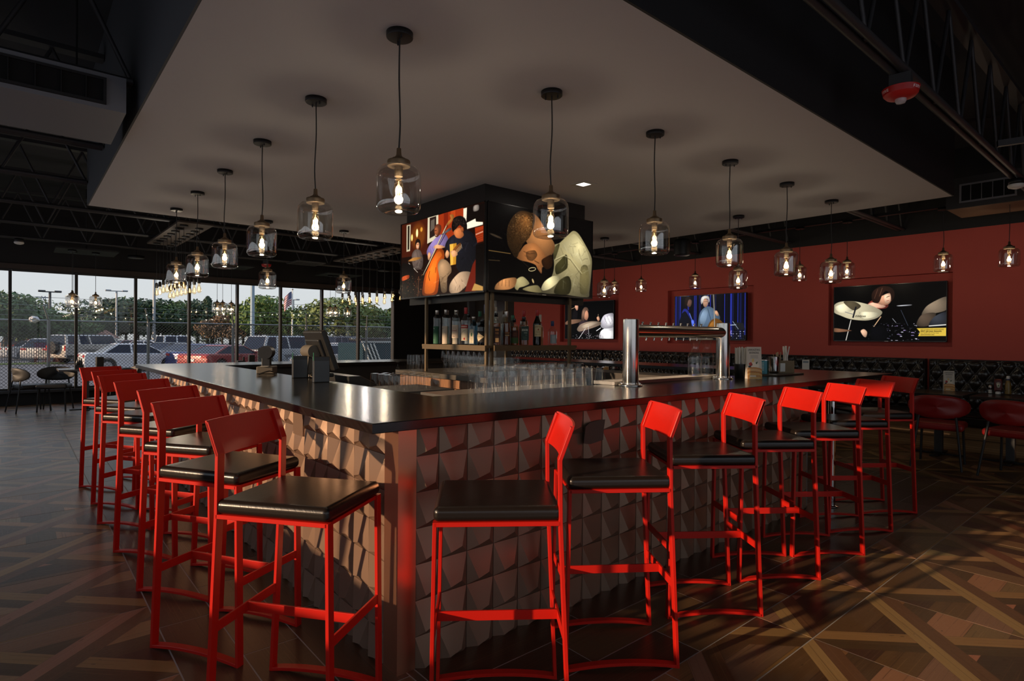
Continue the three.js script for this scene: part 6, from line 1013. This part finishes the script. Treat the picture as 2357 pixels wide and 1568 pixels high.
{
  const P = (r, g, b, m = 0.3) => phy({ color: lin(r, g, b), roughness: 0.35, metalness: m, clearcoat: 0.6, clearcoatRoughness: 0.1 });
  M.carGlass = phy({ color: lin(0.008, 0.014, 0.034), roughness: 0.12, specularIntensity: 0.45 }); M.tyre = std(lin(0.012, 0.012, 0.012), 0.85); M.alloy = std(lin(0.45, 0.45, 0.46), 0.35, 0.9); M.tail = std(lin(0.40, 0.01, 0.012), 0.3); M.headlight = std(lin(0.6, 0.6, 0.62), 0.15, 0.3);
  const white = P(0.62, 0.63, 0.64, 0), silver = P(0.38, 0.39, 0.40, 0.3), champ = P(0.40, 0.38, 0.35, 0.3), red = P(0.26, 0.012, 0.012, 0.1), blue = P(0.012, 0.025, 0.14, 0.2), black = P(0.02, 0.02, 0.022, 0.1), maroon = P(0.12, 0.01, 0.012, 0.1), navy = P(0.015, 0.02, 0.05, 0.1);
  // kind, paint, R, L, heading (degrees from +R towards +L), label
  const cars = [
    ['sedan', white, 312, 36.5, 6, 'white sedan parked broadside just behind the fence'],
    ['boxy', champ, 216, 48, 28, 'silver boxy off-roader with a spare wheel on its back'],
    ['wagon', silver, 138, 52, 52, 'silver estate car with its tail towards the room, left of the off-roader'],
    ['pickup', white, 392, 54, 10, 'white pickup truck parked behind the white sedan'],
    ['sedan', black, 402, 43, 35, 'dark car showing its nose between white sedan and blue car'],
    ['coupe', P(0.05, 0.05, 0.055, 0.2), 446, 39.5, 38, 'black saloon partly hidden by the blue car'],
    ['coupe', blue, 484, 36.5, 36, 'blue saloon parked between the black and the red car'],
    ['coupe', red, 528, 32.5, 32, 'red saloon parked tail-out near the big silver SUV'],
    ['suv', silver, 668, 34.0, 20, 'big silver SUV with roof rack behind the register'],
    ['sedan', white, 796, 40, 30, 'white saloon with its tail towards the room, right of the register'],
    ['sedan', white, 838, 34.5, 24, 'white saloon beside the teal trailer'],
    ['sedan', silver, 770, 31.0, 165, 'silver saloon nose behind the register screen'],
    ['suv', navy, 800, 50, 20, 'dark blue SUV far behind the white saloons'],
    ['wagon', maroon, 856, 50, 20, 'maroon estate car far behind at the end of the windows'],
    ['sedan', red, 92, 66, 40, 'red saloon far off by the iron railing'],
    ['sedan', silver, 100, 57, 15, 'silver saloon far off in front of the iron railing'],
    ['suv', silver, 80, 72, 5, 'grey SUV far off behind the red saloon'],
    ['sedan', maroon, 300, 62, 25, 'maroon saloon behind the off-roader, by the small hut'],
    ['sedan', black, 350, 68, 5, 'dark saloon behind the white pickup'],
    ['wagon', maroon, 190, 62, 30, 'maroon estate car peeping above the off-roader'],
    ['sedan', white, 322, 57, 165, 'white saloon between off-roader and pickup'],
  ];
  for (const [kind, paint, px, L, a, label] of cars) {
    const R = at(px) * L;
    const opt = kind === 'suv' ? { bumper: silver } : {};
    const c = makeCar(kind, paint, opt); c.position.copy(W(R, GY, L)); c.rotation.y = a * D2R; c.userData.label = label;
  }
  // flat trailer with leaning white frames behind the fence
  const tr = thing('utility_trailer', 'dark teal enclosed trailer standing behind the fence at the last window', 'trailer', W(at(836) * 22, GY, 22.0), 0.1);
  mesh('box', rbox(4.4, 1.25, 1.9, 0.03, 1.6, 1.02, 0), phy({ color: lin(0.007, 0.032, 0.05), roughness: 0.6, specularIntensity: 0.3 }), tr); mesh('top_rail', [box(4.5, 0.07, 0.06, 1.6, 1.69, 0.95), box(4.5, 0.05, 0.06, 1.6, 1.82, 0.2)], std(lin(0.4, 0.42, 0.43), 0.4, 0.6), tr); mesh('roof_load', [rbox(4.2, 0.12, 0.9, 0.03, 1.7, 1.78, 0.0)], M.plasticBlack, tr);
  for (let i = 0; i < 4; i++) mesh('frame_bar', bar(V(-0.62 - 0.0 + i * 0.16, 1.62, 1.0), V(-0.1 + i * 0.16, 0.4, 1.02), 0.035, 0.05), M.white, tr);
  for (const x of [0.9, 2.2]) mesh('wheel', cyl(0.36, 0.36, 0.2, 0, 0, 0, 20).rotateX(Math.PI / 2).translate(x, 0.36, 0.9), M.tyre, tr);
}
{ // poles, flag, towers, hut, railing
  const metal = std(lin(0.32, 0.34, 0.36), 0.5, 0.4), darkM = std(lin(0.05, 0.05, 0.055), 0.6, 0.3);
  const pole = (R, L, h, r, label, heads, m = metal) => { const t = thing('light_pole', label, 'lamp post', W(R, GY, L)); mesh('shaft', cyl(r * 0.7, r, h, 0, h / 2, 0, 12), m, t); if (heads) { mesh('cross_arm', box(heads, 0.1, 0.1, 0, h, 0), m, t); for (const x of [-heads / 2, heads / 2]) mesh('lamp_head', rbox(0.55, 0.18, 0.4, 0.05, x, h + 0.05, 0), m, t); } };
  pole(2.35, 70, 5.9, 0.14, 'twin-headed light pole above the small trees by the first window', 1.2, darkM); pole(1.8, 78, 4.5, 0.12, 'shorter light pole beside the twin-headed pole', 0.9, darkM);
  pole(5.65, 82, 4.1, 0.2, 'dark stubby light pole left of the small hut', 1.2, darkM); pole(7.3, 95, 4.6, 0.2, 'thin pale light pole behind the dark stubby one', 1.4); pole(8.65, 80, 6.9, 0.13, 'pale light pole rising beside the small hut', 1.6); pole(12.35, 80, 9.1, 0.2, 'tall light pole just right of the third window bar', 1.8);
  pole(12.0, 41, 12, 0.15, 'thick pale blue pole rising past the top of the window', 0, std(lin(0.22, 0.30, 0.36), 0.5, 0.2)); pole(30.5, 85, 7.2, 0.2, 'twin floodlight pole right of the flag', 1.2);
  // flagpole
  const f = thing('flagpole', 'white flagpole with a stars and stripes flag', 'flagpole', W(24.3, GY, 68)); mesh('shaft', cyl(0.06, 0.10, 7.3, 0, 3.65, 0, 12), M.white, f); mesh('finial', new THREE.SphereGeometry(0.12, 12, 8).translate(0, 7.35, 0), M.steelSoft, f);
  const ft = canvasTex(256, 160, (g, w, h) => { for (let i = 0; i < 13; i++) { g.fillStyle = i % 2 ? '#dcd6d8' : '#8a2432'; g.fillRect(0, i * h / 13, w, h / 13 + 1); } g.fillStyle = '#26386c'; g.fillRect(0, 0, 105, 86); g.fillStyle = '#e6e6ea'; for (let r = 0; r < 9; r++) for (let c = 0; c < (r % 2 ? 5 : 6); c++) { g.beginPath(); g.arc(9 + c * 17.5 + (r % 2 ? 9 : 0), 8 + r * 8.8, 2.6, 0, 7); g.fill(); } });
  { const g = new THREE.PlaneGeometry(1, 1, 24, 12), p = g.attributes.position; for (let i = 0; i < p.count; i++) { const u = p.getX(i) + 0.5, v = p.getY(i) + 0.5; p.setXYZ(i, -u * 0.85 - 0.08, 7.1 + (v - 1) * 1.5 - u * u * 0.6 - u * 0.3, Math.sin(u * 9 + v * 3) * 0.16 * u); } g.computeVertexNormals(); mesh('flag', g, std(lin(0.9, 0.9, 0.9), 0.8, 0, { map: ft, side: THREE.DoubleSide }), f); }
  // lattice power pylons far off
  const pylon = (R, L, h, label) => { const t = thing('power_pylon', label, 'pylon', W(R, GY, L)), m = std(lin(0.24, 0.27, 0.31), 0.7, 0.2), w = h * 0.1; for (const [x, z] of [[-1, -1], [1, -1], [1, 1], [-1, 1]]) mesh('leg', rod(V(x * w, 0, z * w), V(x * w * 0.3, h, z * w * 0.3), 0.07, 5), m, t); for (let k = 0; k < 7; k++) { const a = k / 7, b = (k + 1) / 7, wa = w * (1 - 0.7 * a), wb = w * (1 - 0.7 * b); mesh('lattice', [rod(V(-wa, a * h, wa), V(wb, b * h, wb), 0.05, 4), rod(V(wa, a * h, wa), V(-wb, b * h, wb), 0.05, 4)], m, t); } for (const k of [0.68, 0.82, 0.97]) mesh('cross_arm', rod(V(-w * 1.3, h * k, 0), V(w * 1.3, h * k, 0), 0.08, 5), m, t); };
  pylon(4.0, 150, 9.6, 'grey power pylon beyond the trees at the first window'); pylon(26.5, 150, 8.2, 'faint grey power pylon above the tree line at the third window');
  // attendant's hut
  const h = thing('gate_hut', 'small hut with a red tiled hipped roof among the parked cars', 'hut', W(at(243) * 68, GY, 68)); h.scale.set(0.68, 0.72, 0.68); mesh('walls', box(2.2, 2.2, 2.2, 0, 1.1, 0), std(lin(0.06, 0.055, 0.05), 0.7), h); mesh('window_band', box(2.24, 0.9, 2.24, 0, 1.45, 0), M.carGlass, h); mesh('roof', new THREE.ConeGeometry(2.35, 1.15, 4).rotateY(Math.PI / 4).translate(0, 2.75, 0), std(lin(0.22, 0.10, 0.065), 0.8), h); mesh('eaves', box(3.25, 0.12, 3.25, 0, 2.17, 0), M.white, h);
  const r = thing('iron_railing', 'dark iron railing at the far edge of the car park', 'railing', W(-9, GY, 49)); mesh('rail', [box(11.6, 0.05, 0.04, 5.8, 1.35, 0), box(11.6, 0.05, 0.04, 5.8, 0.2, 0)], darkM, r); for (let i = 0; i <= 96; i++) mesh('baluster', box(0.035, 1.5, 0.03, i * 0.12, 0.75, 0.0), darkM, r); for (let i = 0; i <= 4; i++) mesh('railing_post', box(0.08, 1.65, 0.08, 0.04 + i * 2.88, 0.825, 0.06), darkM, r);
  const sg = thing('notice_board', 'pale notice board on the fence between red car and silver SUV', 'sign', W(5.42, 0.78, 17.28)); mesh('board', box(0.42, 0.52, 0.012), std(lin(0.22, 0.25, 0.24), 0.6), sg); mesh('border', [box(0.42, 0.03, 0.006, 0, 0.24, 0.009), box(0.42, 0.03, 0.006, 0, -0.24, 0.009)], darkM, sg);
  const fp = thing('fence_bag', 'white plastic bag caught on the fence top rail', 'bag', W(at(76) * 17.2, 1.72, 17.2)); { const g = new THREE.IcosahedronGeometry(0.075, 3), p = g.attributes.position; for (let i = 0; i < p.count; i++) { const v = V(p.getX(i), p.getY(i), p.getZ(i)), k = 1 + 0.35 * noise.noise(v.x * 26, v.y * 26, v.z * 26); p.setXYZ(i, v.x * k * (v.x > 0 ? 1.5 : 1), v.y * k, v.z * k * 0.8); } g.computeVertexNormals(); mesh('bag_body', g, M.white, fp); }
  // wires
  for (let k = 0; k < 3; k++) tag(mesh('power_line', tube([W(-40, 9 + k * 0.8, 148), W(10, 6.6 + k * 1.1, 150), W(60, 8 + k * 0.9, 152)], 0.035, 40, 4), darkM), `thin sagging power line across the sky, ${['lowest', 'middle', 'highest'][k]} of three`, 'power line');
}
{ // trees
  const leafA = std(lin(1, 1, 1), 0.8, 0, { vertexColors: true, side: THREE.DoubleSide }), bark = std(lin(0.06, 0.045, 0.032), 0.9);
  const crownGeo = (lobes, n, base, size) => {
    const pos = [], nor = [], col = [];
    for (let i = 0; i < n; i++) {
      const l = lobes[i % lobes.length], u = rr(-1, 1), a = rr(0, 6.283), s = Math.sqrt(1 - u * u), k = Math.cbrt(rr(0.25, 1)) , d = V(s * Math.cos(a), u, s * Math.sin(a));
      const c = V(l[0] + d.x * l[3] * k, l[1] + d.y * l[4] * k, l[2] + d.z * l[3] * k), n_ = d.clone().add(V(rr(-0.7, 0.7), rr(-0.4, 0.9), rr(-0.7, 0.7))).normalize();
      const t = V(rr(-1, 1), rr(-1, 1), rr(-1, 1)).cross(n_).normalize(), b = n_.clone().cross(t), w = size * rr(0.6, 1.25), h = w * 0.55, tone = rr(0.7, 1.25);
      const p = [c.clone().addScaledVector(t, -w), c.clone().addScaledVector(b, -h), c.clone().addScaledVector(t, w), c.clone().addScaledVector(b, h)];
      for (const q of [0, 1, 2, 0, 2, 3]) { pos.push(p[q].x, p[q].y, p[q].z); nor.push(n_.x, n_.y, n_.z); col.push(base[0] * tone, base[1] * tone, base[2] * tone); }
    }
    const g = new THREE.BufferGeometry(); g.setAttribute('position', new THREE.Float32BufferAttribute(pos, 3)); g.setAttribute('normal', new THREE.Float32BufferAttribute(nor, 3)); g.setAttribute('color', new THREE.Float32BufferAttribute(col, 3)); return g;
  };
  const kinds = [];
  const shades = [[0.065, 0.115, 0.030], [0.045, 0.085, 0.028], [0.10, 0.16, 0.035], [0.030, 0.060, 0.028], [0.16, 0.10, 0.055], [0.12, 0.16, 0.045]];
  for (let v = 0; v < 6; v++) { const lobes = []; for (let i = 0; i < 9; i++) { const a = rr(0, 6.283), r = rr(0.1, 0.55); lobes.push([Math.cos(a) * r, rr(0.45, 0.82), Math.sin(a) * r, rr(0.22, 0.36), rr(0.14, 0.22)]); } lobes.push([0, 0.86, 0, 0.25, 0.14], [0, 0.55, 0, 0.45, 0.25]); kinds.push(crownGeo(lobes, 2600, shades[v], 0.038)); }
  const cone = crownGeo([[0, 0.3, 0, 0.32, 0.25], [0, 0.5, 0, 0.24, 0.2], [0, 0.7, 0, 0.16, 0.18], [0, 0.88, 0, 0.08, 0.12]], 1800, shades[3], 0.03);
  const trunk = (() => { const l = [cyl(0.018, 0.035, 0.5, 0, 0.25, 0, 7)]; for (let i = 0; i < 6; i++) { const a = i * 1.05; l.push(rod(V(0, 0.3 + i * 0.03, 0), V(Math.cos(a) * 0.3, 0.62 + (i % 3) * 0.08, Math.sin(a) * 0.3), 0.008, 5)); } return merge(l); })();
  const tree = (R, L, h, w, v, label, geo) => { const t = thing('tree', label, 'tree', W(R, GY, L), rr(0, 6), 'trees beyond the car park'); mesh('trunk', trunk, bark, t).scale.set(h * 0.9, h, h * 0.9); const c = mesh('crown', geo || kinds[v], leafA, t); c.scale.set(w, h, w); };
  const put = (x, L, h, w, v, label, geo) => { // x: where along the view, given as the plan ratio R/L
    tree(x * L, L, h, w, v, label, geo); };
  const list = [
    [12, 62, 5.4, 5.2, 1, 'tall dark tree at the left edge of the first window'], [45, 72, 5.8, 5, 0, 'rounded tree beside the grey pylon'], [95, 66, 4.4, 5.6, 0, 'low spreading tree behind the fence post of the first window'], [125, 70, 3.9, 5, 1, 'small dark tree beside the twin-headed pole'], [160, 90, 4.6, 6, 1, 'bluish low tree behind the second window bar'], [195, 92, 4.8, 6, 0, 'small tree left of the hut'], [228, 85, 4.4, 5, 3, 'dark small tree right behind the hut'],
    [262, 84, 6.3, 7, 3, 'first dark tree of the dense row right of the hut'], [290, 88, 6.8, 7, 1, 'second tree of the dense row, wide and dark'], [318, 84, 6.4, 6.5, 3, 'dark tree right behind the third window bar'], [345, 88, 6.6, 7.5, 1, 'broad tree of the dense row before the hanging bulbs'], [375, 86, 6.6, 7, 3, 'dark tree under the left end of the hanging bulbs'], [402, 84, 6.3, 6.5, 0, 'green tree under the middle of the hanging bulbs'], [425, 86, 6.6, 6, 1, 'tree just left of the fourth window bar'],
    [455, 80, 6.4, 5.5, 3, 'dark spiky tree right of the fourth window bar'], [490, 82, 6.3, 6.5, 1, 'dark tree below the three small pendants'], [512, 76, 4.6, 4.2, 4, 'rusty brown half-dead tree in the dense row'], [530, 80, 6.0, 6, 3, 'dark tree beside the rusty one'], [560, 78, 6.0, 6, 0, 'green tree left of the thick pale pole'],
    [600, 74, 7.0, 6.5, 2, 'bright green tree right of the thick pale pole'], [630, 78, 6.0, 6, 1, 'dark tree left of the sixth window bar'], [665, 72, 5.3, 5, 2, 'fresh green tree behind the flagpole'], [700, 82, 6.0, 6, 3, 'dark tree right of the flagpole'], [722, 78, 5.2, 4.5, 0, 'tree left of the seventh window bar'],
    [775, 58, 6.0, 7.4, 5, 'big spreading light green tree behind the register'], [850, 62, 5.6, 6, 0, 'broad green tree at the last window'], [885, 66, 5.4, 6, 1, 'dark green tree at the end of the window row'], [815, 80, 5.6, 6, 3, 'dark tree filling the gap behind the spreading tree'], [915, 64, 5.6, 6, 0, 'tree mostly hidden by the black wall'], [-20, 66, 5.6, 5.5, 0, 'tree just outside the first window'],
  ];
  for (const [px, L, h, w, v, label] of list) put(at(px), L, h, w, v, label);
  tree(at(478) * 79, 79, 6.8, 5.5, 3, 'narrow conifer beside the fourth window bar', cone);
  // clipped bushes on the lawn
  const bush = crownGeo([[0, 0.5, 0, 0.5, 0.45], [0.25, 0.4, 0, 0.35, 0.38], [-0.25, 0.4, 0, 0.35, 0.38]], 1500, [0.13, 0.17, 0.04], 0.05);
  [[618, 62, 1.9, 3.4, 'clipped round bush left of the sixth window bar'], [655, 64, 1.6, 4.4, 'low clipped bush left of the flagpole'], [705, 64, 1.6, 3.4, 'low clipped bush right of the flagpole'], [757, 60, 2.2, 2.6, 'round clipped bush behind the register screen'], [590, 64, 1.4, 3, 'small clipped bush by the thick pale pole']].forEach(([px, L, h, w, label]) => { const t = thing('clipped_bush', label, 'bush', W(at(px) * L, GY, L), 0, 'clipped bushes on the far lawn'); mesh('crown', bush, leafA, t).scale.set(w, h, w); mesh('stem', cyl(0.05, 0.07, 0.4, 0, 0.2, 0, 6), bark, t); });
}
renderer.render(scene, camera);
